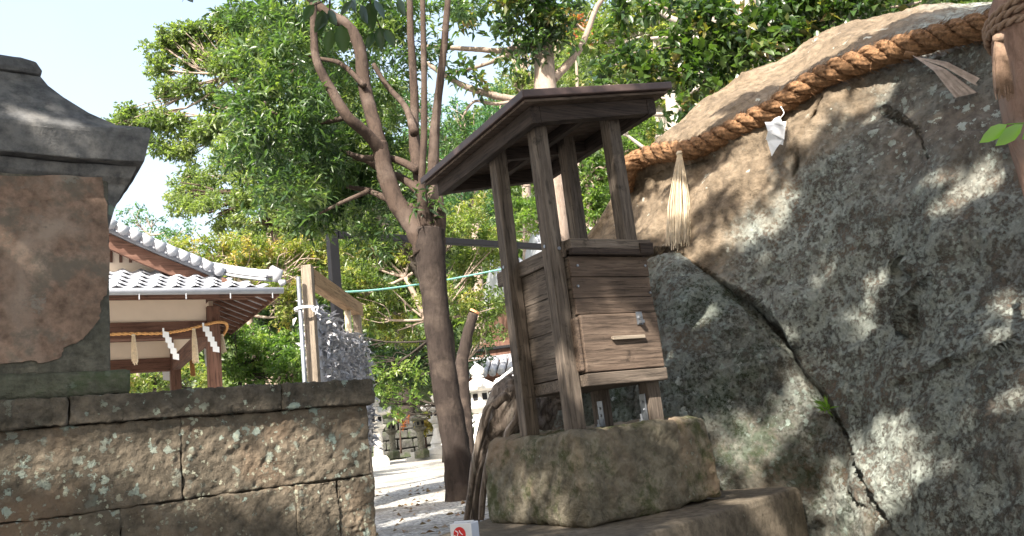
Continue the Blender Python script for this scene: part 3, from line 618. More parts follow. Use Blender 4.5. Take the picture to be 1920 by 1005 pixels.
# ================================================================== carton
cb = P(880, 1085, 2.3); cb[2] = .0705; ct = root('drink_carton', 'small white drink carton with a red round emblem at the bottom edge', 'carton', tuple(cb), math.radians(-24))
hc = .118; wc, dc = .033, .022
M['carton'] = plain('carton_white', (.72, .72, .76), .45, .05, 20, .0002); M['cartong'] = plain('carton_grey', (.50, .52, .58), .45, .08, 20, .0002); M['red'] = NT('red_print', .45).col((.62, .03, .03)).m
link('carton_body', mesh('carton_body', *boxv((-wc, -dc, 0), (wc, dc, hc))), M['carton'], ct, .0015)
box('side_panel', (wc+.0003, -dc+.002, .002), (wc+.0008, dc-.002, hc-.003), M['cartong'], ct, 0)
box('top_flap', (-wc+.004, -.004, hc+.0004), (wc-.002, .004, hc+.004), M['carton'], ct, .001); box('foil_spot', (wc-.014, -.016, hc+.0003), (wc-.006, -.008, hc+.0009), M['steel'], ct, 0)
V, Fc = lathe([(.019, 0), (.019, .0004)], 32); V = [(x-.004, -dc-.0003-z, y+hc-.028) for x, y, z in V]; link('emblem', mesh('emblem', V, Fc), M['red'], ct)
mb = MB()
for pts in ([(-.012, .010), (-.004, .004), (-.007, -.004), (.002, -.010)], [(.000, .010), (.004, .003), (.010, -.002)], [(-.016, -.002), (-.010, -.009)]):
    q = spline([(x-.004, -dc-.0012, y+hc-.028) for x, y in pts], 10); mb.add(*tube(q, .0013, 5))
link('emblem_mark', mb.mesh('emblem_mark'), M['paper'], ct)
# ================================================================== block wall (left foreground)
wdir = np.array([.795, .606, 0]); wn = np.array([.606, -.795, 0]); W0 = np.array([P(689, 757, 2.8)[0], 2.8, 0])
wrz = math.atan2(wdir[1], wdir[0])
wa = root('block_wall', 'low wall of rough brown stone blocks with lichen spots, bottom left', 'wall', tuple(W0), wrz)     # local x = -a, local -y = outward
def wz(a, py): q = W0-wdir*a; return zpix(q[0], q[1], py)
zc0, zc1 = wz(0, 757), wz(0, 711); z1 = wz(0, 890); z2 = z1-(zc0-z1)*.98; z3 = z2-.32
mb = MB(); mb.bx((-1.9, .03, -1.1), (-.02, .28, zc0+.01)); link('mortar_core', mb.mesh('mortar_core'), M['plinth'], wa)
def blk(nm, a0, a1, za, zb, m, pro=0, sd_=0, th=.13):
    roundbox(nm, (-a1+.001, -pro, za+.0015), (-a0-.001, th, zb-.0015), 60, .0048, m, wa, sd_, .004, 0, 10., fine=.7)
for i, (a0, a1, za, zb, pro) in enumerate([(0, .617, z1, zc0, .0), (.617, 1.25, z1, zc0, .004), (1.25, 1.9, z1, zc0, 0), (0, .131, z2, z1, -.002), (.131, .2735, z2, z1, .003), (.2735, .788, z2, z1, 0), (.788, 1.35, z2, z1, .003), (1.35, 1.9, z2, z1, 0),
                                          (0, .45, z3, z2, 0), (.45, 1.0, z3, z2, 0), (1.0, 1.9, z3, z2, 0)]):
    blk('stone_block', a0, a1, za, zb, M['wallstone'], pro, i*3.7)
for i, (a0, a1) in enumerate([(-.018, .31), (.31, .918), (.918, 1.5), (1.5, 1.9)]): blk('cap_stone', a0, a1, zc0, zc1, M['capstone'], .024, 50+i*5, .30)
# ================================================================== stone wayside shrine on the wall
hk = root('stone_shrine', 'small old stone shrine with curved roof and peeling face on the left wall', 'stone shrine', tuple(W0-wdir*1.08-wn*.03+np.array([0, 0, zc1])), wrz)
hw, zb0, zb1 = .285, .07, .70
roundbox('base_slab', (-.6, 0, -.003), (.335, .42, .074), 30, .006, M['hokbase'], hk, 8, .012, 0, 7)
def hk_local(px, py, yl):
    d = fw+(px-960)/F*RR+(502.5-py)/F*UU; o_ = np.array(hk.location); n_ = -wn; t_ = ((o_-CC)@n_+yl)/(d@n_); q = CC+d*t_-o_; return (q@wdir, yl, q[2])
oc = [(-120, 332), (60, 328), (192, 334), (200, 400), (206, 470), (203, 545), (188, 565), (190, 592), (168, 622), (150, 640), (118, 652), (112, 672), (72, 682), (60, 676), (20, 682), (-120, 690)]
den = []
for (a, b), (c, d2) in zip(oc, oc[1:]+oc[:1]):
    for t_ in np.linspace(0, 1, 5)[:-1]: den.append((a+(c-a)*t_+rng.normal()*1.6, b+(d2-b)*t_+rng.normal()*1.6))
fr_ = [hk_local(a, b, .026) for a, b in den]; bk_ = [(x, .036, z) for x, y, z in fr_]; n_ = len(fr_)
link('plaster_skin', mesh('plaster_skin', fr_+bk_, [tuple(range(n_))]+[(i, n_+i, n_+(i+1) % n_, (i+1) % n_) for i in range(n_)]), M['hokplaster'], hk)
# cove and eave
def rings(nm, rs, m, par, lift=0, nseg=12):
    V = []
    for (w, f, b, z, lf) in rs:
        for (sx, x0_, y0_, x1_, y1_) in ((0, -w, f, w, f), (1, w, f, w, b), (2, w, b, -w, b), (3, -w, b, -w, f)):
            for i in range(nseg):
                t_ = i/nseg; e = abs(2*t_-1)**3; V.append((x0_+(x1_-x0_)*t_, y0_+(y1_-y0_)*t_, z+lf*e))
    n = 4*nseg; Fc = [(i*n+j, i*n+(j+1) % n, (i+1)*n+(j+1) % n, (i+1)*n+j) for i in range(len(rs)-1) for j in range(n)]+[tuple(range(n))[::-1], tuple(range((len(rs)-1)*n, len(rs)*n))]
    V = np.array(V); V += .0025*np.stack([fbm(V*12+k*9, 3) for k in range(3)], -1)
    return link(nm, mesh(nm, V, Fc), m, par, .003)
def hz_(py, a=0.35): q = W0-wdir*(1.08-a)+wn*.0; return zpix(q[0], q[1], py)-zc1
ze = hz_(308, .36); zt = hz_(256, .36)
bd = roundbox('body', (-hw, .035, .070), (hw, .40, ze-.01), 50, .0025, M['hokbody'], hk, 2, .01, 0, 6)
rings('eave_cove', [(hw+.002, .060, .41, ze-.19, 0), (hw+.018, .055, .42, ze-.12, 0), (hw+.05, .045, .44, ze-.05, 0), (hw+.062, .020, .445, ze-.032, .0), (hw+.078, .010, .45, ze-.002, .01)], M['hokroof'], hk)
ro = rings('roof', [(.375, -.03, .50, ze, .012), (.395, -.045, .515, zt-.012, .028), (.392, -.043, .51, zt, .03), (.30, -.01, .47, zt+.035, .004), (.23, .03, .43, zt+.085, 0), (.165, .065, .40, zt+.145, 0), (.125, .09, .37, zt+.185, 0), (.105, .10, .36, zt+.216, 0)], M['hokroof'], hk)
rings('roof_crest', [(.100, .09, .372, zt+.218, 0), (.108, .083, .380, zt+.228, 0), (.092, .088, .375, zt+.258, 0), (.05, .10, .36, zt+.272, 0)], M['hokroof'], hk)
# ================================================================== main tree
YT = 6.25
tb = P(858, 925, YT); tb[2] = 0; mt = root('tree', 'dark trunked tree forking low with glossy narrow leaves, left of the box shrine', 'tree', tuple(tb))
def rad(px, Y=YT): return px*Y/F/2
mb = MB()
limb(mb, [P(869, 965, YT)]+pxpath([(864, 925), (857, 850), (841, 760), (825, 650), (814, 550), (806, 470), (806, 430)], YT), [rad(74), rad(58), rad(51), rad(50), rad(50), rad(50), rad(60), rad(58)], 20, 7, .06)
link('trunk', mb.mesh('trunk', True), M['barktrunk'], mt, world=True)
B1_ = [([(800, 470), (775, 425), (741, 375), (722, 320), (712, 268)], [52, 38, 36, 34, 32], 0), ([(712, 272), (697, 215), (683, 161), (674, 90), (652, 49), (620, 28), (589, 4), (560, -25)], [30, 28, 27, 26, 24, 22, 18, 14], .1),
       ([(716, 285), (688, 251), (652, 219), (625, 175), (598, 125), (589, 80), (588, -10)], [28, 22, 21, 19, 17, 15, 12], -.25), ([(806, 455), (795, 400), (791, 340), (795, 250), (795, 134), (792, -20)], [40, 26, 14, 13, 12, 10], -.15),
       ([(812, 470), (818, 400), (813, 340), (815, 250), (822, 179), (831, 103), (838, 22), (842, -30)], [44, 40, 26, 20, 17, 15, 13, 12], .1), ([(800, 420), (784, 313), (776, 250), (777, 180), (770, 67), (768, -20)], [30, 26, 24, 18, 16, 12], .35),
       ([(784, 320), (745, 300), (712, 296), (674, 295), (640, 280)], [18, 15, 14, 13, 8], .2), ([(790, 362), (757, 336), (716, 318), (678, 298), (640, 300)], [20, 16, 14, 12, 8], .45), ([(780, 392), (732, 376), (692, 358), (650, 350)], [18, 14, 12, 7], .3),
       ([(777, 250), (760, 200), (725, 160), (700, 120)], [18, 13, 12, 10], .5), ([(683, 161), (640, 120), (600, 110), (560, 100)], [12, 10, 8, 6], .3), ([(652, 219), (600, 230), (550, 225), (510, 210)], [12, 9, 7, 5], .2), ([(692, 358), (640, 380), (600, 400)], [10, 7, 5], .2)]
for i, (pts, ws, dy) in enumerate(B1_):
    mb = MB(); n_ = len(pts); Y_ = [YT+dy*min(1, k/2.) for k in range(n_)]
    limb(mb, [P(a, b, y) for (a, b), y in zip(pts, Y_)], [rad(w) for w in ws], 12, 6, .10, i*3.)
    link('limb', mb.mesh('limb', True), M['bark'], mt, world=True)
MBL = [(520, 210, 75), (560, 290, 85), (620, 350, 85), (640, 410, 60), (590, 400, 55), (500, 120, 70), (600, 90, 80), (470, 40, 45), (560, 20, 60), (680, 30, 65), (740, 100, 60), (700, 180, 55), (640, 260, 70), (720, 400, 50, .4), (700, 450, 28, .3), (490, 280, 45), (460, 200, 30),
       (760, 30, 60), (860, 10, 35), (740, 250, 50, .6), (660, 340, 60), (690, 300, 40, .7), (800, 378, 18, -.2), (850, 260, 28, .5), (610, 180, 60), (530, 370, 45)]
MBL = [b if b[0] < 590 or len(b) > 3 else (*b, .85) for b in MBL]
crown('foliage', MBL, YT+.1, .084, .26, 1150, M['leaf_main'], mt, .85, .35, 16, .46, .08, sprig=9, dY=.9)
def leafparts(parent, blobs, Y, n, L, wd, mkey):
    me = mesh('leaf', [(0, 0, 0), (L*.3, wd*.45, .004), (L*.3, 0, 0), (L*.3, -wd*.45, .004), (L*.7, wd*.35, .002), (L*.72, 0, -.004), (L*.7, -wd*.35, .002), (L, 0, -.012)], [(0, 2, 1), (0, 3, 2), (1, 2, 5, 4), (2, 3, 6, 5), (4, 5, 7), (5, 6, 7)], True)
    me.attributes.new('tint', 'FLOAT', 'POINT').data.foreach_set('value', [.55]*8); me.materials.append(M[mkey]); inv = WM[parent.name].inverted()
    for i in range(n):
        b = blobs[int(rng.integers(len(blobs)))]; R_ = b[2]*Y/F; q = unit(rng.normal(size=3)); q[1] = -abs(q[1])*1.1-.2; p = P(b[0], b[1], Y)+q*R_*rng.uniform(.75, 1.05)
        o = bpy.data.objects.new('leaf', me); COL.objects.link(o); o.parent = parent; o.location = inv @ Vector(p)
        k = rng.uniform(.75, 1.25); o.scale = (k, k, k); o.rotation_euler = (rng.uniform(-.9, .9), rng.uniform(-.8, .9), rng.uniform(0, 6.28))
leafparts(mt, [b for b in MBL if b[0] < 600], YT-.1, 290, .09, .025, 'leaf_main')
# ================================================================== tree behind the shrine
Y2 = 9.5; tb = P(1050, 815, Y2); tb[2] = 0; t2 = root('tree', 'pale barked tree rising straight behind the box shrine roof', 'tree', tuple(tb))
mb = MB(); limb(mb, [tb+np.array([0, 0, -.1])]+pxpath([(1052, 560), (1045, 400), (1030, 240), (1022, 160), (1018, 60), (1005, -40)], Y2), [rad(52, Y2), rad(46, Y2), rad(42, Y2), rad(42, Y2), rad(46, Y2), rad(34, Y2), rad(26, Y2)], 16, 6, .05); link('trunk', mb.mesh('trunk', True), M['barkpale'], t2, world=True)
for pts, ws in (([(1038, 148), (1065, 120), (1088, 90), (1105, 50), (1118, 15), (1140, -15)], [18, 15, 13, 12, 11, 10]), ([(1010, 92), (985, 88), (940, 95), (900, 93), (850, 90), (790, 86)], [16, 14, 12, 11, 9, 7]),
                ([(1010, 75), (985, 92), (950, 105), (905, 122), (870, 132), (840, 138)], [12, 11, 10, 8, 6, 5]), ([(1012, 190), (975, 187), (930, 180), (880, 165), (840, 145), (800, 118)], [16, 14, 14, 13, 11, 8]), ([(975, 187), (930, 195), (890, 190), (870, 215)], [8, 7, 6, 4]), ([(1100, 60), (1040, 20), (1000, 30)], [6, 5, 4])):
    mb = MB(); limb(mb, pxpath(pts, Y2), [rad(w, Y2) for w in ws], 10, 6, .08); link('limb', mb.mesh('limb', True), M['barkpale'], t2, world=True)
crown('foliage', [(950, 25, 32), (985, 50, 30), (1000, 95, 22), (1045, 25, 35), (1060, 75, 22), (935, 70, 12), (850, 15, 26), (885, 40, 14), (965, 110, 14), (860, 130, 14), (1000, 5, 40), (820, 90, 15), (895, 165, 15)], Y2-.2, .12, .45, 1150, M['leaf_big'], t2, .9, .35, 8, .5, .0, sprig=6)
# ================================================================== background trees
def bgtree(name, label, base, Y, trunk, blobs, mkey, L, wd, per, bm='bark', tw=40, flat=.75, spread=.32, toff=0, sub=14, limbs=True, group=None, lw=.3):
    b = P(base[0], base[1], Y); b[2] = float(ground_z(b[0], b[1])) if Y < 26 else float(hill_z(b[0], b[1]))
    t_ = root(name, label, 'tree' if 'shrub' not in name else 'shrub', tuple(b), group=group)
    pts = [b-np.array([0, 0, .1])]+pxpath(trunk, Y); mb = MB(); n_ = len(pts)
    limb(mb, pts, [rad(tw*(1-.6*i/(n_-1)), Y) for i in range(n_)], 10, 5, .1); link('trunk', mb.mesh('trunk', True), M[bm], t_, world=True)
    if limbs:
        mb = MB()
        for bl in blobs:
            tr_ = np.array(trunk, float); i = int(np.argmin(np.hypot(tr_[:, 0]-bl[0], (tr_[:, 1]-bl[1]-25)))); s_ = pts[i+1]; e = P(bl[0], bl[1], Y+rng.uniform(-.4, .4)*bl[2]*Y/F)
            m_ = (s_+e)/2+rng.normal(size=3)*.06*np.linalg.norm(e-s_)+np.array([0, 0, -.08*np.linalg.norm(e-s_)]); limb(mb, [s_, m_, e], [rad(tw*lw, Y), rad(tw*lw*.6, Y), rad(tw*.1, Y)], 6, 4, .1)
            for q in range(4):
                e2 = e+unit(rng.normal(size=3))*bl[2]*Y/F*.8; limb(mb, [m_, (m_+e2)/2+rng.normal(size=3)*.1, e2], [rad(tw*lw*.4, Y), rad(tw*lw*.3, Y), rad(tw*.05, Y)], 5, 3, .1)
        link('limbs', mb.mesh('limbs', True), M[bm], t_, world=True)
    crown('foliage', blobs, Y, L, wd, per, M[mkey], t_, flat, .25, sub, spread, toff); return t_
bgtree('tree', 'tallest far tree at left with open pale limbs and sky showing through', (520, 880), 29, [(520, 500), (500, 330), (470, 220), (440, 140)],
       [(310, 90, 30), (345, 70, 36), (400, 50, 36), (445, 60, 40), (300, 130, 22), (370, 110, 36), (430, 120, 45), (300, 170, 20), (350, 170, 26), (410, 190, 30), (250, 222, 24), (215, 232, 14), (290, 225, 26), (330, 240, 28), (385, 245, 34), (300, 275, 20), (340, 285, 22), (480, 110, 50), (480, 200, 45), (520, 60, 50), (560, 120, 50), (360, 330, 20), (440, 250, 30), (590, 60, 60), (620, 160, 60), (700, 60, 40), (720, 200, 50)],
       'leaf_far', .19, .5, 5200, 'barkpale', 40, .6, .5, .15, 16, lw=.16)
bgtree('tree', 'dense rounded light green tree in front of the tall open one', (540, 880), 23, [(540, 560), (520, 440), (490, 360)],
       [(440, 275, 38), (420, 310, 45), (380, 350, 42), (350, 385, 34), (470, 330, 60), (410, 400, 50), (480, 400, 60), (540, 350, 60), (560, 420, 60), (500, 300, 45), (620, 420, 60), (340, 360, 25)], 'leaf_far', .12, .45, 3600, 'bark', 40, .7, .34, .25, 20)
bgtree('tree', 'thin wispy tree with bluish leaves behind the tiled pavilion roof', (250, 900), 30, [(270, 600), (275, 500), (280, 440)],
       [(245, 395, 22), (262, 425, 22), (300, 440, 26), (235, 440, 20), (330, 452, 24), (285, 410, 14), (350, 430, 20)], 'leaf_blue', .16, .4, 1100, 'barkpale', 14, .6, .3, .2, 8)
bgtree('tree', 'yellowing cherry tree spreading above the pavilion roof', (470, 870), 18, [(470, 680), (465, 590), (460, 530)],
       [(320, 465, 26), (360, 470, 38), (410, 470, 40), (470, 465, 48), (430, 505, 40), (520, 480, 48), (570, 470, 42), (610, 460, 34), (500, 540, 48), (560, 540, 48), (545, 590, 45), (600, 500, 40)], 'leaf_yellow', .10, .42, 2300, 'barkpale', 26, .6, .36, .0, 16)
bgtree('tree', 'yellow green cherry tree seen under the black frame beam', (850, 860), 17, [(842, 700), (800, 600), (760, 520)],
       [(660, 480, 42), (700, 450, 45), (745, 490, 50), (690, 530, 50), (750, 560, 50), (640, 545, 40), (790, 440, 45), (680, 590, 45), (745, 620, 45), (700, 480, 40), (860, 440, 48), (890, 500, 48), (850, 560, 48), (900, 570, 45), (880, 400, 40), (930, 460, 40), (910, 620, 34)], 'leaf_yellow', .10, .42, 2300, 'barkpale', 22, .6, .36, -.22, 16)
bgtree('tree', 'dark evergreen tree in shade behind the rack of papers', (600, 870), 19, [(600, 700), (600, 620)],
       [(600, 620, 60), (560, 660, 55), (640, 660, 60), (520, 620, 50), (700, 680, 60), (760, 690, 55), (480, 580, 40), (850, 670, 50)], 'leaf_main', .12, .45, 1900, 'barkdark', 34, .7, .36, -.1)
bgtree('tree', 'slender maple with flat bright sprays before the dark hollow', (850, 862), 15, [(846, 760), (838, 680), (800, 640)],
       [(715, 700, 30), (755, 690, 30), (735, 735, 32), (770, 745, 28), (700, 740, 20), (750, 772, 24), (790, 700, 24), (680, 680, 24), (640, 620, 28)], 'leaf_bright', .085, .5, 750, 'barkdark', 12, .35, .35, .2, 9, lw=.4)
bgtree('tree', 'dark bare trunk standing in the hollow behind the lanterns', (765, 850), 25.9, [(762, 760), (752, 660), (745, 560)], [(745, 540, 40)], 'leaf_main', .12, .45, 1200, 'barkdark', 40, limbs=False)
bgtree('tree', 'tall dark tree added behind the forked tree to shade the hollow', (848, 860), 17, [(842, 700), (818, 560), (720, 420), (600, 290)], [(560, 230, 60), (630, 240, 60), (500, 250, 50), (640, 310, 55), (560, 320, 55)], 'leaf_far', .12, .45, 2600, 'barkdark', 40, .7, .5, .1)  # added tree: its crown keeps the sun off the hollow behind the lanterns
bgtree('shrub', 'leafy shrub with yellow tips beside the pavilion post', (450, 880), 13.5, [(450, 760), (450, 700)], [(440, 690, 40), (480, 680, 42), (520, 700, 42), (470, 640, 40), (550, 680, 42), (500, 650, 40), (580, 710, 36), (440, 610, 22), (600, 665, 30), (560, 640, 34)], 'leaf_bright', .085, .45, 2000, 'barkdark', 14, .65, .36, -.02)
bgtree('shrub', 'low shrub seen through the open pavilion under its back beam', (290, 900), 17, [(290, 780), (290, 720)], [(260, 710, 30), (290, 700, 30), (320, 720, 30), (360, 700, 34), (250, 740, 30), (390, 720, 30), (300, 690, 20)], 'leaf_yellow', .09, .45, 1700, 'barkdark', 12, .65, .36, -.15)
bgtree('tree', 'bright leafed tree seen between the shrine posts', (1110, 800), 15, [(1110, 600), (1110, 450), (1100, 340)],
       [(1100, 330, 48), (1090, 400, 40), (1130, 430, 36), (1170, 290, 45), (1130, 370, 40), (1190, 250, 36), (1050, 300, 45), (1080, 250, 50), (980, 400, 45), (960, 330, 45), (1220, 300, 40)], 'leaf_bright', .10, .45, 2300, 'barkpale', 24, .7, .36, .05)
bgtree('tree', 'far bluish green tree left of the shrine roof below the blue sky gap', (900, 820), 24, [(900, 600), (890, 400), (890, 300)],
       [(850, 215, 30), (880, 245, 50), (930, 230, 40), (850, 290, 50), (920, 310, 50), (860, 360, 50), (800, 260, 50), (780, 200, 40), (940, 190, 30), (900, 390, 50)], 'leaf_blue', .14, .35, 2300, 'barkpale', 26, .8, .36, .1)
bgtree('tree', 'light green far tree right of the sky gap behind the pale trunk', (985, 820), 27, [(990, 500), (985, 300), (980, 180)], [(960, 110, 28), (990, 90, 30), (950, 150, 32), (980, 190, 40), (940, 190, 28), (1050, 60, 40), (1060, 130, 45), (1000, 150, 40), (975, 65, 16), (1090, 20, 50)], 'leaf_far', .15, .42, 2300, 'barkpale', 26, .7, .34, .35)
bgtree('tree', 'sunlit yellow green tree with pale branches at top right centre', (1230, 780), 12, [(1240, 500), (1240, 300), (1235, 160), (1230, 60)],
       [(1110, 150, 45), (1150, 60, 45), (1200, 120, 50), (1180, 190, 50), (1250, 50, 50), (1290, 110, 50), (1130, 210, 40), (1260, 190, 48), (1340, 40, 48), (1240, 250, 40), (1110, 80, 36), (1330, 140, 40), (1200, 30, 45), (1400, 20, 45), (1480, 40, 50), (1390, 100, 40)], 'leaf_yellow', .085, .45, 2000, 'barkwhite', 34, .6, .36, -.2, 16)
bgtree('tree', 'reddish brown leafed young tree glimpsed right of the pale trunk', (1085, 800), 18, [(1085, 400), (1083, 200), (1080, 90)], [(1078, 50, 24), (1088, 85, 22), (1110, 65, 18)], 'leaf_red', .1, .45, 1900, 'barkpale', 12, .8, .36)
# thicker pale branches crossing behind the boulder top
bt = root('tree', 'whitish tangled branches of a tree right behind the boulder top', 'tree', tuple(P(1480, 400, 9)*np.array([1, 1, 0])))
mb = MB(); b_ = P(1480, 400, 9); b_[2] = -.1; limb(mb, [b_]+pxpath([(1470, 300), (1450, 150), (1395, 30), (1380, -60)], 9), [rad(60, 9), rad(50, 9), rad(40, 9), rad(34, 9), rad(26, 9)], 12, 6, .15); link('trunk', mb.mesh('trunk', True), M['barkwhite'], bt, world=True)
for pts, ws in (([(1410, 60), (1350, 40), (1290, 45), (1250, 30), (1200, -10)], [26, 20, 16, 12, 9]), ([(1440, 130), (1370, 100), (1300, 70), (1220, 72)], [18, 13, 10, 6]), ([(1445, 160), (1390, 160), (1330, 145), (1270, 120), (1210, 110)], [20, 16, 13, 10, 6]),
                ([(1400, 60), (1440, 20), (1450, -20)], [18, 14, 10]), ([(1350, 210), (1290, 200), (1240, 215), (1200, 205)], [16, 14, 10, 6]), ([(1470, 90), (1540, 40), (1560, -20)], [24, 16, 12]), ([(1330, 145), (1300, 170), (1260, 185), (1220, 180)], [10, 8, 6, 4]), ([(1260, 260), (1262, 210), (1250, 150)], [34, 28, 20]), ([(1480, 60), (1500, 20), (1490, -30)], [20, 14, 10]), ([(1640, 60), (1600, 20), (1590, -30)], [18, 14, 12])):
    mb = MB(); limb(mb, pxpath(pts, 8.6), [rad(w, 8.6) for w in ws], 8, 5, .12); link('limb', mb.mesh('limb', True), M['barkwhite'], bt, world=True)
# dark leaved camellia in front of it
cm = root('tree', 'dark oval leaved camellia overhanging the top of the boulder', 'tree', tuple(P(1560, 300, 6.9)*np.array([1, 1, 0])))
b_ = P(1560, 300, 6.9); b_[2] = -.1; mb = MB(); limb(mb, [b_]+pxpath([(1545, 150), (1530, 60), (1560, -60)], 6.9), [.09, .07, .05, .04], 10, 6, .1); link('trunk', mb.mesh('trunk', True), M['barkpale'], cm, world=True)
mb = MB()
for pts, ws in (([(1540, 80), (1450, 60), (1350, 50), (1260, 20), (1190, -10)], [12, 10, 8, 7, 5]), ([(1535, 100), (1450, 110), (1380, 95), (1300, 110), (1220, 130), (1150, 120)], [12, 9, 8, 6, 5, 3]), ([(1350, 50), (1300, 85), (1250, 90), (1180, 100)], [7, 5, 4, 3]), ([(1380, 95), (1330, 140), (1300, 190), (1290, 230)], [7, 5, 4, 2]), ([(1530, 60), (1600, 20), (1700, 10), (1800, -20)], [12, 8, 7, 5]), ([(1450, 60), (1420, 10), (1400, -30)], [8, 6, 5])):
    limb(mb, pxpath(pts, 6.7), [rad(w*.8, 6.7) for w in ws], 7, 5, .1)
link('limbs', mb.mesh('limbs', True), M['barkpale'], cm, world=True)
crown('foliage', [(1380, 60, 36), (1430, 50, 45), (1480, 30, 45), (1530, 25, 45), (1330, 110, 34), (1390, 115, 34), (1450, 90, 38), (1290, 95, 26), (1320, 30, 30), (1240, 115, 22), (1200, 150, 22), (1290, 150, 26), (1330, 165, 24), (1600, 10, 40), (1560, 45, 26), (1660, 5, 32), (1720, 0, 28), (1780, -10, 25), (1180, 115, 20), (1140, 140, 16), (1150, 20, 20), (1275, 215, 16), (1255, 270, 14), (1210, 170, 16), (1255, 30, 24), (1505, 70, 30)],
      6.6, .105, .52, 800, M['leaf_big'], cm, .85, .35, 9, .45, .0, sprig=6)
leafparts(cm, [(1380, 60, 36), (1430, 50, 45), (1480, 30, 45), (1330, 110, 34), (1390, 115, 34), (1450, 90, 38), (1290, 95, 26), (1320, 30, 30), (1240, 115, 22), (1200, 150, 22), (1290, 150, 26), (1330, 165, 24), (1600, 10, 40), (1660, 5, 32)], 6.5, 200, .10, .055, 'leaf_big')
# snag
Ys = 13.; sb = P(868, 760, Ys); sb[2] = .05; sn = root('tree', 'lopped mossy tree stem with an orange cut top left of the shrine', 'tree', tuple(sb)); mb = MB()
limb(mb, [sb]+pxpath([(866, 700), (872, 650), (880, 615), (888, 588)], Ys), [rad(28, Ys), rad(26, Ys), rad(22, Ys), rad(20, Ys), rad(19, Ys)], 14, 6, .12); link('trunk', mb.mesh('trunk', True), M['barktrunk'], sn, world=True)
tc_ = P(889, 586, Ys); mb = MB(); mb.add(*tube([tc_, tc_+np.array([.02, 0, .03])], rad(19, Ys), 12)); link('cut_face', mb.mesh('cut_face'), plain('fresh_cut_wood', (.55, .26, .13), .8), sn, world=True)
# ================================================================== dark root stump beside the foundation
rt = root('tree_stump', 'gnarled pale twisted stump and roots between the tree and the mossy block', 'stump', tuple(P(890, 965, 3.5)*np.array([1, 1, 0])))
def fluted(mb, pts, ws, y, n=56, k=22, sd_=0, deep=.35):
    sp_ = spline(pxpath(pts, y), (len(pts)-1)*k); rr_ = np.interp(np.linspace(0, len(ws)-1, len(sp_)), range(len(ws)), [rad(w, y) for w in ws])
    V, Fc = tube(sp_, rr_, n); m_ = len(sp_); V = V.reshape(m_, n, 3); th = np.linspace(0, 2*np.pi, n, endpoint=False); A, B = np.meshgrid(np.arange(m_)/k, th, indexing='ij')
    q = np.stack([np.cos(B)*2.6+sd_, np.sin(B)*2.6, A*.8+.4*np.sin(A*2)], -1); h = -deep*np.abs(fbm(q*1.2, 3))-.10*np.abs(fbm(q*4, 3))+.12
    hole = fbm(q*.9+7, 2); h = h-.5*np.clip(hole-.45, 0, 1)*2
    V = sp_[:, None]+(V-sp_[:, None])*(1+h)[..., None]; mb.add(V.reshape(-1, 3), Fc)
mb = MB()
fluted(mb, [(884, 1000), (889, 930), (897, 880), (912, 840), (938, 795), (965, 750), (985, 725)], [32, 25, 25, 36, 76, 96, 70], 3.85, sd_=1)
fluted(mb, [(870, 1000), (880, 940), (889, 870), (903, 810), (916, 765), (935, 742)], [12, 10, 12, 16, 16, 8], 3.75, 24, 14, 5, .25)
fluted(mb, [(948, 838), (953, 810), (968, 785), (974, 755)], [10, 13, 11, 8], 3.62, 16, 10, 9, .2)
fluted(mb, [(902, 975), (906, 925), (915, 870), (925, 830)], [10, 12, 14, 12], 3.68, 20, 12, 12, .25)
fluted(mb, [(1000, 800), (1015, 765), (1040, 745), (1080, 750)], [60, 64, 50, 40], 4.05, 40, 14, 15, .3)
fluted(mb, [(925, 762), (945, 744), (958, 752)], [16, 18, 8], 3.6, 16, 10, 19, .2)
link('root_mass', mb.mesh('root_mass', True), M['root'], rt, world=True)
# ================================================================== black steel frame and cord
bf = root('steel_frame', 'black square steel frame standing between the paper rack and the tree', 'frame', tuple(P(635, 860, 8.8)*np.array([1, 1, 0])))
A = P(622, 438, 8.8); B = P(1030, 463, 10.5); dirb = B-A; dirb[2] = 0; dirb = unit(dirb); zt_ = A[2]; h2 = .045
def post(x, y, z0_, z1_, w, m, par, nm='post', rz=0):
    c, s_ = math.cos(rz), math.sin(rz); V = [(x+(a*c-b*s_)*w, y+(a*s_+b*c)*w, z) for z in (z0_, z1_) for a, b in ((-1, -1), (1, -1), (1, 1), (-1, 1))]
    me = mesh(nm, V, boxv((0, 0, 0), (1, 1, 1))[1]); return link(nm, me, m, par, .006, world=True)
rzb = math.atan2(dirb[1], dirb[0]); post(A[0], A[1], -.05, zt_+.04, .055, M['black'], bf, rz=rzb); post(B[0], B[1], -.05, B[2]-.05, .05, M['black'], bf, rz=rzb)
mb = MB(); pa = A+dirb*.06; pb = B+dirb*.05; sd2 = np.array([-dirb[1], dirb[0], 0])*.04
mb.add([pa-sd2+[0, 0, -.05], pb-sd2+[0, 0, -.045], pb+sd2+[0, 0, -.045], pa+sd2+[0, 0, -.05], pa-sd2+[0, 0, .03], pb-sd2+[0, 0, .03], pb+sd2+[0, 0, .03], pa+sd2+[0, 0, .03]], boxv((0, 0, 0), (1, 1, 1))[1]); link('crossbeam', mb.mesh('crossbeam'), M['black'], bf, .005, world=True)
M['cord'] = NT('green_cord', .6).col((.22, .5, .42)).m
link('cord', mesh('cord', *tube(spline(pxpath([(640, 548, 8.7), (720, 542, 9.2), (830, 526, 10), (935, 506, 10.6), (1010, 492, 11)], 9), 24), .012, 6), True), M['cord'], None, label='thin pale green cord stretched from the black frame past the tree trunk', cat='cord')
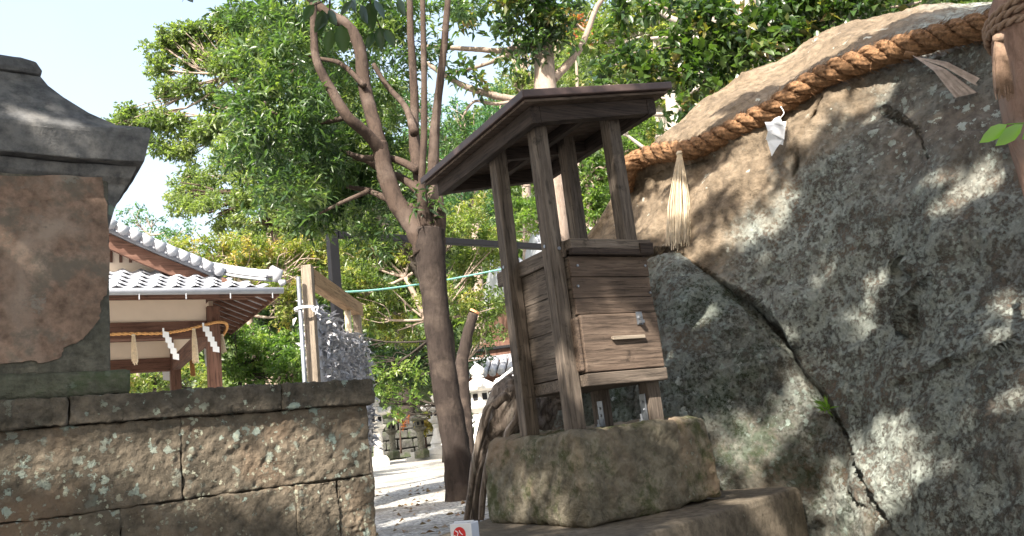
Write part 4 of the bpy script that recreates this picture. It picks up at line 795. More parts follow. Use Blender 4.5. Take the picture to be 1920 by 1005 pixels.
# ================================================================== paper fortune rack
pA = P(576, 503, 6.0); pB = P(672, 574, 7.75); rk = root('paper_rack', 'wooden rack with a slanting plank on top, behind the wall end', 'rack', (pA[0], pA[1], 0)); d_ = pB-pA; d_[2] = 0; d_ = unit(d_); rz = math.atan2(d_[1], d_[0]); zt_ = pA[2]
post(pA[0], pA[1], -.02, zt_+.02, .04, M['gwz'], rk, rz=rz); post(pB[0]-d_[0]*.1, pB[1]-d_[1]*.1, -.02, zt_-.02, .036, M['gwz'], rk, rz=rz)
mb = MB(); n2 = np.array([d_[1], -d_[0], 0]); q0 = pA+d_*.045; q1 = pB; q1 = np.array([q1[0], q1[1], zt_])
V = [];
for z in (-.125, .0):
    for (q, o_) in ((q0, .045), (q1, .045), (q1, -.045), (q0, -.045)): V.append((q[0]+n2[0]*o_, q[1]+n2[1]*o_, zt_+z))
mb.add(V, boxv((0, 0, 0), (1, 1, 1))[1]); link('top_plank', mb.mesh('top_plank'), wood('rack_plank', (.22, .14, .08), (.36, .24, .14), (.46, .32, .20), 1, .5), rk, .006, world=True)
pp_ = P(559, 512, 5.9); mb = MB(); mb.add(*tube([(pp_[0], pp_[1], -.02), (pp_[0], pp_[1], pp_[2]-.03)], .017, 12)); link('pipe', mb.mesh('pipe', True), M['steel'], rk, world=True)
pq = P(652, 590, 7.3); mb = MB(); mb.add(*tube([(pq[0], pq[1], 0), (pq[0], pq[1], zt_-.12)], .03, 12)); link('pipe', mb.mesh('pipe', True), M['straw'], rk, world=True)
c_ = P(572, 582, 5.95); a = np.linspace(0, 2*np.pi*2, 40); mb = MB(); mb.add(*tube(np.stack([c_[0]+.075*np.cos(a), c_[1]+.075*np.sin(a), c_[2]+.01*a/6], 1), .006, 6)); mb.add(*tube(spline([c_+[.07, -.03, 0], c_+[.11, -.04, .01], c_+[.09, -.05, -.05]], 8), .005, 6)); mb.add(*tube(spline([c_+[.06, -.04, 0], c_+[.09, -.06, -.03], c_+[.13, -.03, -.06]], 8), .005, 6))
link('white_string', mb.mesh('white_string', True), M['paper'], None, label='white string knotted round the front post of the paper rack', cat='string')
n = 5200; s_ = rng.random(n); Ld = np.linalg.norm((q1-q0)[:2])
ztop = zt_-.14-.16*np.exp(-((s_-.25)/.2)**2)*0-.55*np.interp(s_, [0, .1, .35, .5, .62, 1.], [.12, .25, .45, .50, .42, .38]); zr = .45+(ztop-.45)*rng.random(n)
pos = q0+d_*(.03+s_[:, None]*(Ld-.06))+n2*rng.normal(0, .045, (n, 1)); pos[:, 2] = zr
dd_ = unit(rng.normal(size=(n, 3))*np.array([1, 1, .8]))
fo = leaves('paper_fortunes', pos, dd_, .085, .35, M['greypaper'], None, fold=.4, kind='stuff'); fo['label'] = 'dense grey mass of knotted paper fortunes tied on the wooden rack'; fo['category'] = 'paper fortunes'
mb = MB()
for z in np.arange(.5, zt_-.35, .16): mb.add(*tube([q0*[1, 1, 0]+[0, 0, z], q1*[1, 1, 0]+[0, 0, z]], .004, 5))
mb.bx((0, 0, 0), (.001, .001, .001)); link('strings', mb.mesh('strings'), M['greystraw'], rk, world=True)
# added backing sheet inside the paper mass so the mass is opaque
mb = MB(); NN = 26; V = []
for i in range(NN+1):
    s1 = i/NN; zt1 = zt_-.16-.55*float(np.interp(s1, [0, .1, .35, .5, .62, 1.], [.12, .25, .45, .50, .42, .38])); c1 = q0+d_*(.02+s1*(Ld-.04))
    for o_ in (-.03, .03): V += [(c1[0]+n2[0]*o_, c1[1]+n2[1]*o_, .42), (c1[0]+n2[0]*o_, c1[1]+n2[1]*o_, zt1)]
Fc = []
for i in range(NN):
    b = i*4; Fc += [(b, b+1, b+5, b+4), (b+2, b+6, b+7, b+3), (b+1, b+3, b+7, b+5), (b, b+4, b+6, b+2)]
Fc += [(0, 2, 3, 1), (NN*4, NN*4+1, NN*4+3, NN*4+2)]; mb.add(V, Fc); link('paper_backing', mb.mesh('paper_backing'), M['greypaper'], rk, world=True)
# ================================================================== pavilion
YP = 11.; pu = np.array([.853, .522, 0]); pv = np.array([-.522, .853, 0]); pz = math.atan2(pu[1], pu[0])
pf = P(397, 560, YP); PO = np.array([pf[0], pf[1], 0.])
pav = root('pavilion', 'open timber shrine pavilion with grey tiled roof and cream panels at left', 'pavilion', tuple(PO), pz)
def pzp(u, v, py): q = PO+pu*u+pv*v; return zpix(q[0], q[1], py)
zE = pzp(.75, -.75, 546); WP, DP = 4.0, 3.6; ps = .085
for (u, v) in ((0, 0), (0, DP), (-WP, 0), (-WP, DP)): box('post', (u-ps, v-ps, -.05), (u+ps, v+ps, zE-.06), M['pwz'], pav, .008)
zb_a, zb_b = pzp(0, 0, 633), pzp(0, 0, 602); zp1 = pzp(0, 0, 562); zh = zE-.03
def beamset(v, lowpanel=False):
    box('beam', (-WP+ps+.002, v-.06, zb_a), (-ps-.002, v+.06, zb_b), M['pwu'], pav, .006); box('plaster_panel', (-WP+ps+.002, v-.03, zb_b+.002), (-ps-.002, v+.03, zp1), M['plaster'], pav, .002)
    box('eave_beam', (-WP-.6, v-.065, zp1+.002), (.62, v+.065, zp1+.085), M['pwu'], pav, .006)
beamset(0); beamset(DP)
for u in (0, -WP):
    box('beam', (u-.06, ps+.002, zb_a), (u+.06, DP-ps-.002, zb_b), M['pwv'], pav, .006); box('plaster_panel', (u-.03, ps+.002, zb_b+.002), (u+.03, DP-ps-.002, zp1), M['plaster'], pav, .002)
    box('eave_beam', (u-.065, .067, zp1+.002), (u+.065, DP-.067, zp1+.085), M['pwv'], pav, .006)
# roof surfaces
E = .75; sl = .52; HG = .9   # front skirt: from v=-E up to v=HG-E
def roofz(d): return zE+.02+sl*d*.80+.10*d*d*.6   # height against distance from eave, slightly concave
UC = -WP/2
def hip(d): return (E-d)
# boarding under tiles (front skirt, right slope, left slope, back)
def slope(pts_fn, nm, mt_):
    V = []; ds = np.linspace(0, 1, 9)
    for t_ in ds:
        a, b = pts_fn(t_); V += [a, b]
    V = np.array(V); V2 = V-np.array([0, 0, .05]); n_ = len(V); Fc = []
    for i in range(8): Fc += [(2*i, 2*i+1, 2*i+3, 2*i+2), (n_+2*i, n_+2*i+2, n_+2*i+3, n_+2*i+1)]
    for i in range(8): Fc += [(2*i, 2*i+2, n_+2*i+2, n_+2*i), (2*i+1, n_+2*i+1, n_+2*i+3, 2*i+3)]
    Fc += [(0, n_, n_+1, 1), (n_-2, n_-1, 2*n_-1, 2*n_-2)]
    return link(nm, mesh(nm, np.concatenate([V, V2]), Fc), mt_, pav)
D1 = .95
slope(lambda t_: ((-WP-E+t_*D1, -E+t_*D1, roofz(t_*D1)), (E-t_*D1, -E+t_*D1, roofz(t_*D1))), 'roof_boarding', M['pwu'])
slope(lambda t_: ((-WP-E+t_*D1, DP+E-t_*D1, roofz(t_*D1)), (E-t_*D1, DP+E-t_*D1, roofz(t_*D1))), 'roof_boarding', M['pwu'])
TD = E-UC
def mz(d): return roofz(d) if d < D1 else roofz(D1)+(d-D1)*.40+.055*(d-D1)**2
def side(t_, sgn):
    d = t_*TD; u = (E-d) if sgn > 0 else (-WP-E+d); v0 = -E+min(d, D1-.35); return ((u, v0, mz(d)+(.03 if d > .6 else 0)), (u, DP+E-min(d, D1-.35), mz(d)+(.03 if d > .6 else 0)))
slope(lambda t_: side(t_, 1), 'roof_boarding', M['tile']); slope(lambda t_: side(t_, -1), 'roof_boarding', M['tile'])
# S-curved tiles on the front skirt, each one an object
tw, th_ = .235, .215; TV = []; nu = 7
for j, (yy, lift) in enumerate(((0, .022), (th_+.03, .0))):
    for i in range(nu): x = i/(nu-1); TV.append((x*tw-.004, yy, lift+.045*(math.cos(x*2*math.pi*1.0)*.5)))
for j, (yy, lift) in enumerate(((0, .022), (th_+.03, .0))):
    for i in range(nu): x = i/(nu-1); TV.append((x*tw-.004, yy, lift-.018+.045*(math.cos(x*2*math.pi*1.0)*.5)))
TF = []
for i in range(nu-1): TF += [(i, i+1, nu+i+1, nu+i), (2*nu+i, 3*nu+i, 3*nu+i+1, 2*nu+i+1), (i, 2*nu+i, 2*nu+i+1, i+1)]
TF += [(0, nu, 3*nu, 2*nu), (nu-1, 3*nu-1+0, 4*nu-1, 2*nu-1)]
TF[-1] = (nu-1, 3*nu-1, 4*nu-1, 2*nu-1)
tme = mesh('roof_tile', TV, TF, True); tme.materials.append(M['tile'])
for r_ in range(5):
    d = r_*.195; dd1 = d+.1; pitch = math.atan2(roofz(d+.2)-roofz(d), .2); u = -WP-E+d+.05
    nc = int((E-d-.12-u)/.232); u = (E-d-.15)-nc*.232
    for c in range(nc):
        wx = PO+pu*(u+c*.232)+pv*(-E+d)
        if 960+wx[0]/wx[1]*F < 120: continue
        o = bpy.data.objects.new('roof_tile', tme); COL.objects.link(o); o.parent = pav; o.location = (u+c*.232, -E+d-.03, roofz(d)+.028); o.rotation_euler = (pitch, 0, 0)
# verge tiles along the gable edge, gable, barge board
tube_me = {}
def ctube(nm, p0, p1, r0_, r1_, m, par, n=10, **kw): return link(nm, mesh(nm, *tube([p0, p1], [r0_, r1_], n), True), m, par, **kw)
vg = -E+D1-.42
pts = [(E-d, vg, mz(d)+.06) for d in np.arange(.62, TD-.02, .15)]
for i, (a, b) in enumerate(zip(pts[:-1], pts[1:])):
    a = np.array(a); b = np.array(b); mb = MB(); mb.add(*tube([a+[0, -.02, .02], b+[0, -.02, .03]], [.062, .055], 10)); mb.add(*tube([a+[0, .18, .02], b+[0, .18, .03]], [.06, .055], 8))
    link('verge_tile', mb.mesh('verge_tile', True), M['tile'], pav)
    c0 = (a+b)/2; ctube('verge_end_tile', c0+[0, -.10, -.015], c0+[0, .06, -.01], .06, .05, M['tile'], pav)
    dz_ = [0, 0, -.035]; V = [a+[0, .02, -.06], b+[0, .02, -.06], b+[0, .08, -.06], a+[0, .08, -.06], a+[0, .02, -.0], b+[0, .02, -.0], b+[0, .08, .0], a+[0, .08, .0]]
mb = MB(); bp = [(E-d, vg+.1, mz(d)) for d in np.linspace(.68, TD, 14)]
for a, b in zip(bp[:-1], bp[1:]):
    a = np.array(a); b = np.array(b); mb.add([a+[0, 0, -.24], b+[0, 0, -.24], b+[0, .06, -.24], a+[0, .06, -.24], a+[0, 0, -.03], b+[0, 0, -.03], b+[0, .06, -.03], a+[0, .06, -.03]], boxv((0, 0, 0), (1, 1, 1))[1])
link('barge_board', mb.mesh('barge_board'), M['pwu'], pav)
gz = mz(D1)-.1; link('gable_panel', mesh('gable_panel', [(-WP+.1, vg+.42, gz), (-.1, vg+.42, gz), (UC, vg+.42, mz(TD)-.1), (-WP+.1, vg+.46, gz), (-.1, vg+.46, gz), (UC, vg+.46, mz(TD)-.1)], [(0, 1, 2), (5, 4, 3), (0, 3, 4, 1), (1, 4, 5, 2), (2, 5, 3, 0)]), M['plaster'], pav)
for k in range(8): box('gable_slat', (UC+.25+k*.12, vg+.40, gz+.25), (UC+.29+k*.12, vg+.417, gz+.62-.05*k), M['pwz'], pav, .002)
# hip ridge of stacked tiles
h0 = np.array((E-.03, -E+.03, roofz(.05)+.05)); hp = [np.array((E-d, -E+d, roofz(d)+.07+.05*math.exp(-d*4))) for d in np.linspace(.10, D1+.05, 8)]
for i, (a, b) in enumerate(zip(hp[:-1], hp[1:])):
    mb = MB()
    mb.add(*tube([a+[0, 0, .10], b+[0, 0, .10]], [.062, .056], 10))
    q = unit(b-a); sd3 = np.cross(q, [0, 0, 1.])
    for lv, w_ in ((.0, .10), (.045, .085)): mb.add([a-sd3*w_+[0, 0, lv], b-sd3*w_+[0, 0, lv], b+sd3*w_+[0, 0, lv], a+sd3*w_+[0, 0, lv], a-sd3*w_+[0, 0, lv+.03], b-sd3*w_+[0, 0, lv+.03], b+sd3*w_+[0, 0, lv+.03], a+sd3*w_+[0, 0, lv+.03]], boxv((0, 0, 0), (1, 1, 1))[1])
    link('ridge_tile', mb.mesh('ridge_tile'), M['tile'], pav)
a = hp[0]; mb = MB(); mb.add(*tube([a+[.07, -.07, -.03], a+[.10, -.10, .10], a+[.03, -.03, .18]], [.05, .075, .04], 10)); mb.add(*tube([a+[.11, -.11, .08], a+[.0, 0, .10]], [.05, .055], 10)); mb.add(*tube([a+[.12, -.12, -.06], a+[.17, -.17, -.05]], [.055, .03], 8)); link('ridge_end_ornament', mb.mesh('ridge_end_ornament', True), M['tile'], pav)
# gutters, hooks, rafters
mb = MB(); mb.add(*tube([(-WP-E, -E-.05, zE), (E+.04, -E-.05, zE)], .045, 10)); link('gutter', mb.mesh('gutter', True), plain('gutter_metal', (.30, .31, .34), .5, .1), pav)
for k in range(6): box('gutter_hook', (E-.12-k*.55, -E-.08, zE-.11), (E-.108-k*.55, -E-.07, zE+.03), M['tile'], pav, 0)
box('fascia', (-WP-E, -E+.0, zE-.07), (E-.03, -E+.025, zE+.015), M['pwu'], pav, .003); box('fascia', (E-.028, -E, zE-.07), (E-.003, DP+E, zE+.015), M['pwv'], pav, .003)
for k in range(14):
    v = -E+.35+k*.30; v = v
    if v > DP+E-.3: break
    d0_, d1_ = .03, E-.08; mb = MB(); V = []
    for (d, zz) in ((d0_, -.09), (d1_, -.09)):
        pass
    V = [(E-.03, v-.025, zE-.075), (E-.03, v+.025, zE-.075), (.07, v+.025, roofz(E-.07)-.12), (.07, v-.025, roofz(E-.07)-.12), (E-.03, v-.025, zE-.015), (E-.03, v+.025, zE-.015), (.07, v+.025, roofz(E-.07)-.06), (.07, v-.025, roofz(E-.07)-.06)]
    mb.add(V, [(0, 1, 2, 3), (7, 6, 5, 4), (0, 4, 5, 1), (1, 5, 6, 2), (2, 6, 7, 3), (3, 7, 4, 0)]); link('rafter', mb.mesh('rafter'), M['pwu'], pav)
for k in range(16):
    u = E-.4-k*.30; V = [(u-.025, -E+.03, zE-.075), (u+.025, -E+.03, zE-.075), (u+.025, -.07, roofz(E-.07)-.12), (u-.025, -.07, roofz(E-.07)-.12), (u-.025, -E+.03, zE-.015), (u+.025, -E+.03, zE-.015), (u+.025, -.07, roofz(E-.07)-.06), (u-.025, -.07, roofz(E-.07)-.06)]
    mb = MB(); mb.add(V, boxv((0, 0, 0), (1, 1, 1))[1]); link('rafter', mb.mesh('rafter'), M['pwv'], pav)
# rope, tassels and streamers on the pavilion
def pl_(u, v, z): return PO+pu*u+pv*v+np.array([0, 0, z])
def pavY(px, v=-.22):
    o_ = PO+pv*v; t_ = (px+8-960)/F; return float(o_[1]+.522*((t_*o_[1]-o_[0])/(.853-.522*t_)))
def rpx(px, py): return P(px, py, pavY(px))
fr = [rpx(90, 640)*1, rpx(160, 632), rpx(225, 626), rpx(300, 625), rpx(345, 619), rpx(385, 609), P(408, 604, pavY(408)), P(423, 606, 10.98), P(425, 616, 11.12), P(417, 630, 11.2)]
pr_ = root('shrine_rope', 'golden straw rope strung in front of the pavilion beam', 'rope', tuple(fr[3])); cp = spline(fr, 160); tt_ = unit(np.gradient(cp, axis=0)); na = unit(np.cross(tt_, [0, 0, 1.])); nb_ = np.cross(tt_, na); ss = np.linspace(0, 1, 160)*60
for s in (0, 1): link('strand', mesh('strand', *tube(cp+(np.cos(ss*3+s*np.pi)[:, None]*na+np.sin(ss*3+s*np.pi)[:, None]*nb_)*.011, .013, 7), True), M['pstraw'], pr_, world=True)
for i, (x, y0, y1, Yt, lab) in enumerate([(250, 628, 684, pavY(250), 'straw tassel hanging leftmost on the pavilion rope next to the stone shrine'), (363, 617, 680, pavY(363), 'straw tassel on the pavilion rope between the two zigzag papers'), (416, 628, 662, 11.1, 'short straw tassel hanging beyond the pavilion corner post'), (358, 662, 705, 14.2, 'farther tassel hanging on the back side of the pavilion')]):
    tassel('straw_tassel', lab, P(x, y0, Yt), P(x+4, y1, Yt-.01), .015, .045, M['straw'] if i < 3 else M['pstraw'], 34, .006, .95, group=None)
def zig(px, py, Y, n, w, h, dx, label):
    r = root('paper_streamer', label, 'paper streamer', tuple(P(px, py, Y))); c = P(px, py, Y); ex = np.array([.853, .522, 0]); k = w*Y/F; hh = h*Y/F
    mb = MB(); plate(mb, [c+ex*-.004+[0, 0, .05], c+ex*.02+[0, 0, .05], c+ex*.02, c-ex*.004], .003); link('paper_fold', mb.mesh('paper_fold'), M['paper'], r, world=True)
    for i in range(n):
        o_ = c+ex*(dx*i*Y/F)+np.array([0, 0, -hh*i*.82])+np.array([.3, -.5, 0])*(.012*(i % 2)); mb = MB()
        plate(mb, [o_+[0, 0, hh*.1], o_+ex*k+[0, 0, -hh*.1], o_+ex*k+[0, 0, -hh*1.0], o_+[0, 0, -hh*.8]], .003); link('paper_fold', mb.mesh('paper_fold'), M['paper'], r, world=True)
zig(305, 622, pavY(305, -.26), 5, 11, 13, 4.2, 'white zigzag paper streamer on the left part of the pavilion rope'); zig(380, 612, pavY(380, -.26), 5, 12, 12, 4.2, 'white zigzag paper streamer on the pavilion rope near the corner post')
zig(382, 655, 14.0, 3, 14, 13, 1, 'shaded paper streamer at the back of the pavilion near the corner post'); zig(304, 690, 14.2, 2, 14, 14, 1, 'shaded paper streamer at the back of the pavilion below the back beam')
# ================================================================== lanterns
def lantern(name, label, px, py, Y, H, m, kind=0, rz=.3, group='stone lanterns around the gravel court'):
    b = P(px, py, Y); r = root(name, label, 'stone lantern', tuple(b), rz, group); s_ = H
    def part(nm, prof, n=6, par=r): V, Fc = lathe([(a*s_, z*s_) for a, z in prof], n, math.pi/n); return link(nm, mesh(nm, V, Fc), m, par, .006*s_)
    if kind == 2:
        part('base', [(.20, 0), (.20, .07), (.15, .08), (.15, .14)], 6); part('shaft', [(.16, .141), (.10, .28), (.075, .40), (.10, .47)], 16)
    else: part('base', [(.17, -.1), (.17, .04), (.13, .09), (.10, .10)], 6); part('shaft', [(.078, .101), (.07, .25), (.082, .27), (.07, .29), (.075, .46), (.10, .48)], 16)
    part('platform', [(.09, .481), (.155, .53), (.165, .56), (.13, .565)], 6); fb = part('fire_box', [(.105, .566), (.112, .60), (.105, .70)], 6)
    mb = MB()
    for k in range(6):
        a = rz*0+k*math.pi/3; c, q = math.cos(a), math.sin(a); R_ = .1035*s_*.985; w_ = .028*s_
        V = [(c*rr_-q*w, q*rr_+c*w, z) for rr_ in (R_*.9, R_*1.0) for (w, z) in ((-w_, .61*s_), (w_, .61*s_), (w_, .68*s_), (-w_, .68*s_))]; mb.add(V, [(0, 1, 2, 3), (7, 6, 5, 4), (0, 4, 5, 1), (1, 5, 6, 2), (2, 6, 7, 3), (3, 7, 4, 0)])
    link('window', mb.mesh('window'), M['black'], fb)
    rf_ = part('roof', [(.12, .701), (.215, .715), (.225, .745), (.15, .79), (.07, .835), (.05, .84)], 6)
    if kind >= 1:
        for k in range(6):
            a = math.pi/6+k*math.pi/3; link('roof_scroll', mesh('roof_scroll', *tube(np.array([(math.cos(a)*.20, math.sin(a)*.20, .735), (math.cos(a)*.24, math.sin(a)*.24, .755), (math.cos(a)*.235, math.sin(a)*.235, .80), (math.cos(a)*.21, math.sin(a)*.21, .795)])*s_, [.03*s_, .038*s_, .034*s_, .015*s_], 8), True), m, rf_)
    part('finial', [(.05, .841), (.07, .86), (.045, .875), (.075, .90), (.08, .935), (.05, .965), (.012, .998)], 14); return r
lantern('stone_lantern', 'white stone lantern with curled roof corners beside the end of the block wall', 712, 868, 20, 1.62, M['white_stone'], 1, .2)
lantern('stone_lantern', 'small mossy lantern, darkest and farthest left of the lantern row', 738, 852, 22, 1.12, M['moss_stone'], 0, .1)
lantern('stone_lantern', 'small mossy lantern with yellow leaves hanging over it', 791, 850, 21, 1.18, M['moss_stone'], 0, .4)
lantern('stone_lantern', 'pale lantern on a broad stepped base half hidden by the tree trunk', 825, 846, 22, 1.55, M['white_stone'], 2, .5)
lantern('stone_lantern', 'big white ornate lantern between the tree trunk and the stump', 912, 862, 15.5, 1.82, M['white_stone'], 2, .1)
yl = root('shrub', 'bush of yellow leaves behind the small mossy lantern', 'shrub', tuple(P(800, 850, 22.4))); mb = MB(); limb(mb, [P(800, 850, 22.4), P(797, 810, 22.4), P(795, 785, 22.4)], [.04, .03, .02], 6, 4); link('stem', mb.mesh('stem', True), M['bark'], yl, world=True)
crown('foliage', [(795, 785, 12), (802, 800, 9), (788, 792, 7)], 22.3, .09, .5, 14000, M['leaf_yellow'], yl, .9, .25, 6, .5, .45)
rl_ = root('shrub', 'low shrub of reddish leaves behind the lantern row', 'shrub', tuple(P(752, 850, 24))); mb = MB(); limb(mb, [P(752, 850, 24), P(750, 800, 24)], [.04, .02], 6, 4); link('stem', mb.mesh('stem', True), M['bark'], rl_, world=True)
crown('foliage', [(747, 788, 9), (757, 792, 8)], 24, .08, .5, 7000, M['leaf_red'], rl_, .9, .25, 6, .5)
# stepped base slabs under the pale lantern
st = root('stone_steps', 'pale stepped stone platform under the half hidden lantern', 'steps', tuple(P(822, 852, 21.8)))
for k in range(3): box('step', (-.9+k*.12, -.75+k*.12, -.25+k*.13), (.9-k*.12, .75-k*.12, -.121+k*.13), M['white_stone'], st, .01)
# retaining wall of dark stones behind lanterns
rw = root('retaining_wall', 'dark mossy stone retaining wall behind the lanterns', 'wall', tuple(P(780, 850, 25))); ctr = P(780, 850, 25)
mb = MB(); mb.bx((-3.2, .25, -.6), (3.0, .6, 1.15)); link('wall_core', mb.mesh('wall_core'), M['dark_stone'], rw)
sme = None
for r_ in range(5):
    x = -3.2
    while x < 2.9:
        w_ = rng.uniform(.35, .6); c = np.array([x+w_/2, .18, -.25+r_*.29]); v, f = boxv((-w_/2+.012, -.12, -.13), (w_/2-.012, .1, .13), .025); v = v+c
        me = mesh('stone', v, f); link('stone', me, M['dark_stone'], rw, .03); x += w_
# stair with handrails right, gate house
YS = 17.; sw = root('stone_stair', 'pale stone stair climbing right behind the big ornate lantern', 'stairs', tuple(P(885, 870, YS))); o0 = P(885, 862, YS)
for k in range(9): box('step', (-.6+k*.28, .1, -.3), (-.6+k*.28+.28-.003, 1.8, .05+k*.17), M['white_stone'], sw, .01)
for nm, yy in (('near', .12), ('far', 1.75)):
    hr = root('handrail', 'white pipe handrail on the %s side of the stair behind the ornate lantern' % nm, 'handrail', tuple(P(885, 870, YS)+np.array([0, yy, 0])))
    for lv in (.45, .85): link('rail', mesh('rail', *tube([(-.6, 0, lv), (2.0, 0, lv+1.58)], .028, 8), True), M['paper'], hr)
    for k in range(4): link('baluster', mesh('baluster', *tube([(-.5+k*.8, 0, .1+k*.48), (-.5+k*.8, 0, .9+k*.486)], .024, 8), True), M['paper'], hr)
# small tiled gate house
YG = 20.; gh = root('gate_house', 'small timber gate house with weathered tile roof left of the shrine posts', 'gate house', tuple(P(925, 760, YG)), -.15)
g0 = P(925, 760, YG)
def gz_(py): return zpix(g0[0], g0[1], py)-g0[2]
hR = gz_(672)
box('wall', (-.35, .3, -.6), (1.6, 1.6, gz_(640)), M['pwz'], gh, .005)
for k in range(7): box('fence_bar', (-.45+k*.16, .0, -.4), (-.38+k*.16, .06, gz_(706)), M['pwz'], gh, .004)
box('rail', (-.6, .061, gz_(712)), (1.2, .12, gz_(705)), M['pwu'], gh, .004)
for k in range(9):
    for j in range(2):
        x = -.75+k*.22; V, Fc = tube([(x, -.35+j*.33, gz_(702)+j*.18), (x, .02+j*.33, gz_(702)+.2+j*.18)], [.10, .095], 8); link('roof_tile', mesh('roof_tile', V, Fc, True), M['tile'], gh)
box('ridge', (-.9, .30, gz_(702)+.34), (1.4, .46, gz_(702)+.50), M['tile'], gh, .02); box('upper_roof', (-1.6, .2, gz_(655)), (1.8, 1.9, gz_(655)+.07), M['black'], gh, .01)
box('eave', (-.85, -.30, gz_(702)-.09), (1.3, .29, gz_(702)-.0), M['pwu'], gh, .01)
# distant roofs seen between posts
for (px, py, Y, w_, lab) in ((985, 500, 26, .75, 'pale tiled roof of a far building left of the shrine post'), (1110, 436, 24, 1.5, 'grey tiled roof tip of a far building between the shrine posts')):
    c = P(px, py, Y); r = root('far_building', lab, 'building', (c[0], c[1], 0), .25)
    wl = c[2]-.9; box('wall', (-w_*.7, .5, -.1), (w_*.7, 4.5, wl), M['pwz'], r, .02)
    V = [(-w_, 0, wl), (w_, 0, wl), (w_, 5, wl), (-w_, 5, wl), (-w_*.8, 2.5, wl+1.7), (w_*.8, 2.5, wl+1.7)]; link('roof', mesh('roof', V, [(3, 2, 1, 0), (0, 1, 5, 4), (1, 2, 5), (2, 3, 4, 5), (3, 0, 4)]), M['tile'], r, .02)
    for k in range(int(w_*2/.3)):
        x = -w_+.15+k*.3; link('tile_row', mesh('tile_row', *tube([(x, -.05, wl+.03), (x*.8, 2.45, wl+1.72)], .07, 6), True), M['tile'], r)
# ================================================================== shade tree overhead (its trunk stands left behind the camera)
LIT = []
EXTRA = [(1180, 575, 2.95, .085), (1110, 650, 2.95, .07), (1085, 740, 2.95, .05), (1215, 740, 3.15, .06), (1010, 900, 2.85, .06), (1200, 900, 2.9, .03), (1490, 950, 3.1, .07), (1380, 940, 3.2, .05), (1250, 960, 2.7, .04), (480, 830, 2.6, .06), (560, 890, 2.65, .06), (130, 900, 2.3, .06), (280, 860, 2.45, .06), (110, 970, 2.3, .05), (620, 940, 2.7, .05), (660, 800, 2.75, .05), (85, 225, 2.2, .05), (740, 960, 5.0, .12), (830, 560, 6.2, .08)]
def lit(px, py, Y, r, n=1):
    LIT.append((P(px, py, Y), r))
for a_ in EXTRA: lit(*a_)
dR = lambda a, b: float(depth(np.array([float(a)]), np.array([float(b)]), False)[0])
for (a, b, r) in [(1215, 410, .13), (1270, 400, .13), (1230, 350, .10), (1200, 300, .12), (1255, 285, .10), (1320, 240, .16), (1370, 190, .14), (1430, 160, .13), (1453, 255, .10), (1490, 140, .10), (1390, 305, .08), (1330, 360, .09), (1400, 250, .07), (1290, 470, .08), (1370, 430, .07), (1520, 200, .10), (1570, 110, .06), (1610, 115, .08), (1680, 95, .06), (1520, 250, .06), (1750, 75, .05),
                  (1440, 420, .05), (1480, 370, .04), (1650, 150, .06), (1600, 190, .05), (1860, 330, .05), (1780, 340, .05), (1870, 570, .05), (1780, 400, .03), (1640, 520, .03), (1530, 510, .05), (1310, 590, .09), (1270, 620, .06), (1470, 640, .05), (1500, 740, .09), (1470, 790, .06), (1390, 840, .09), (1410, 870, .07), (1560, 930, .11), (1650, 850, .09), (1700, 870, .08), (1765, 905, .035), (1620, 990, .08), (1905, 740, .05), (1250, 700, .05)]:
    lit(a, b, dR(max(a, 1180), b), r)
for (a, b, Y, r) in [(1180, 575, 2.98, .05), (1130, 625, 2.98, .045), (1010, 880, 2.85, .035), (1015, 940, 2.85, .03), (925, 900, 3.2, .03), (1290, 650, 3.2, .03), (940, 600, 3.25, .03), (1000, 560, 3.2, .03), (1480, 960, 3.1, .05), (1080, 720, 3.0, .03), (960, 850, 3.0, .04),
                     (150, 890, 2.3, .035), (110, 960, 2.3, .045), (290, 820, 2.45, .04), (480, 840, 2.6, .035), (540, 870, 2.65, .035), (640, 860, 2.75, .035), (690, 800, 2.8, .025), (440, 760, 2.5, .025), (290, 930, 2.45, .035), (600, 950, 2.7, .03), (85, 215, 2.2, .035), (95, 238, 2.2, .03), 
                     (830, 510, 6.2, .06), (820, 570, 6.2, .05), (845, 740, 6.2, .08), (870, 780, 6.2, .05), (740, 400, 6.2, .3), (700, 250, 6.2, .4), (820, 200, 6.2, .4), (640, 150, 6.2, .6), (560, 300, 6.2, .6), (600, 60, 6, .5), (500, 150, 6.2, .5), (760, 60, 6.3, .6), (620, 400, 6.2, .4), (800, 912, 6.6, .12), (750, 925, 6.4, .10), (905, 800, 3.7, .05), (940, 760, 3.7, .05), (900, 300, 3.4, .05), (860, 300, 3.5, .03),
                     (1180, 165, 3.1, .04), (1330, 100, 6.6, .25), (1230, 140, 6.6, .2), (1460, 40, 6.6, .2)]: lit(a, b, Y, r)
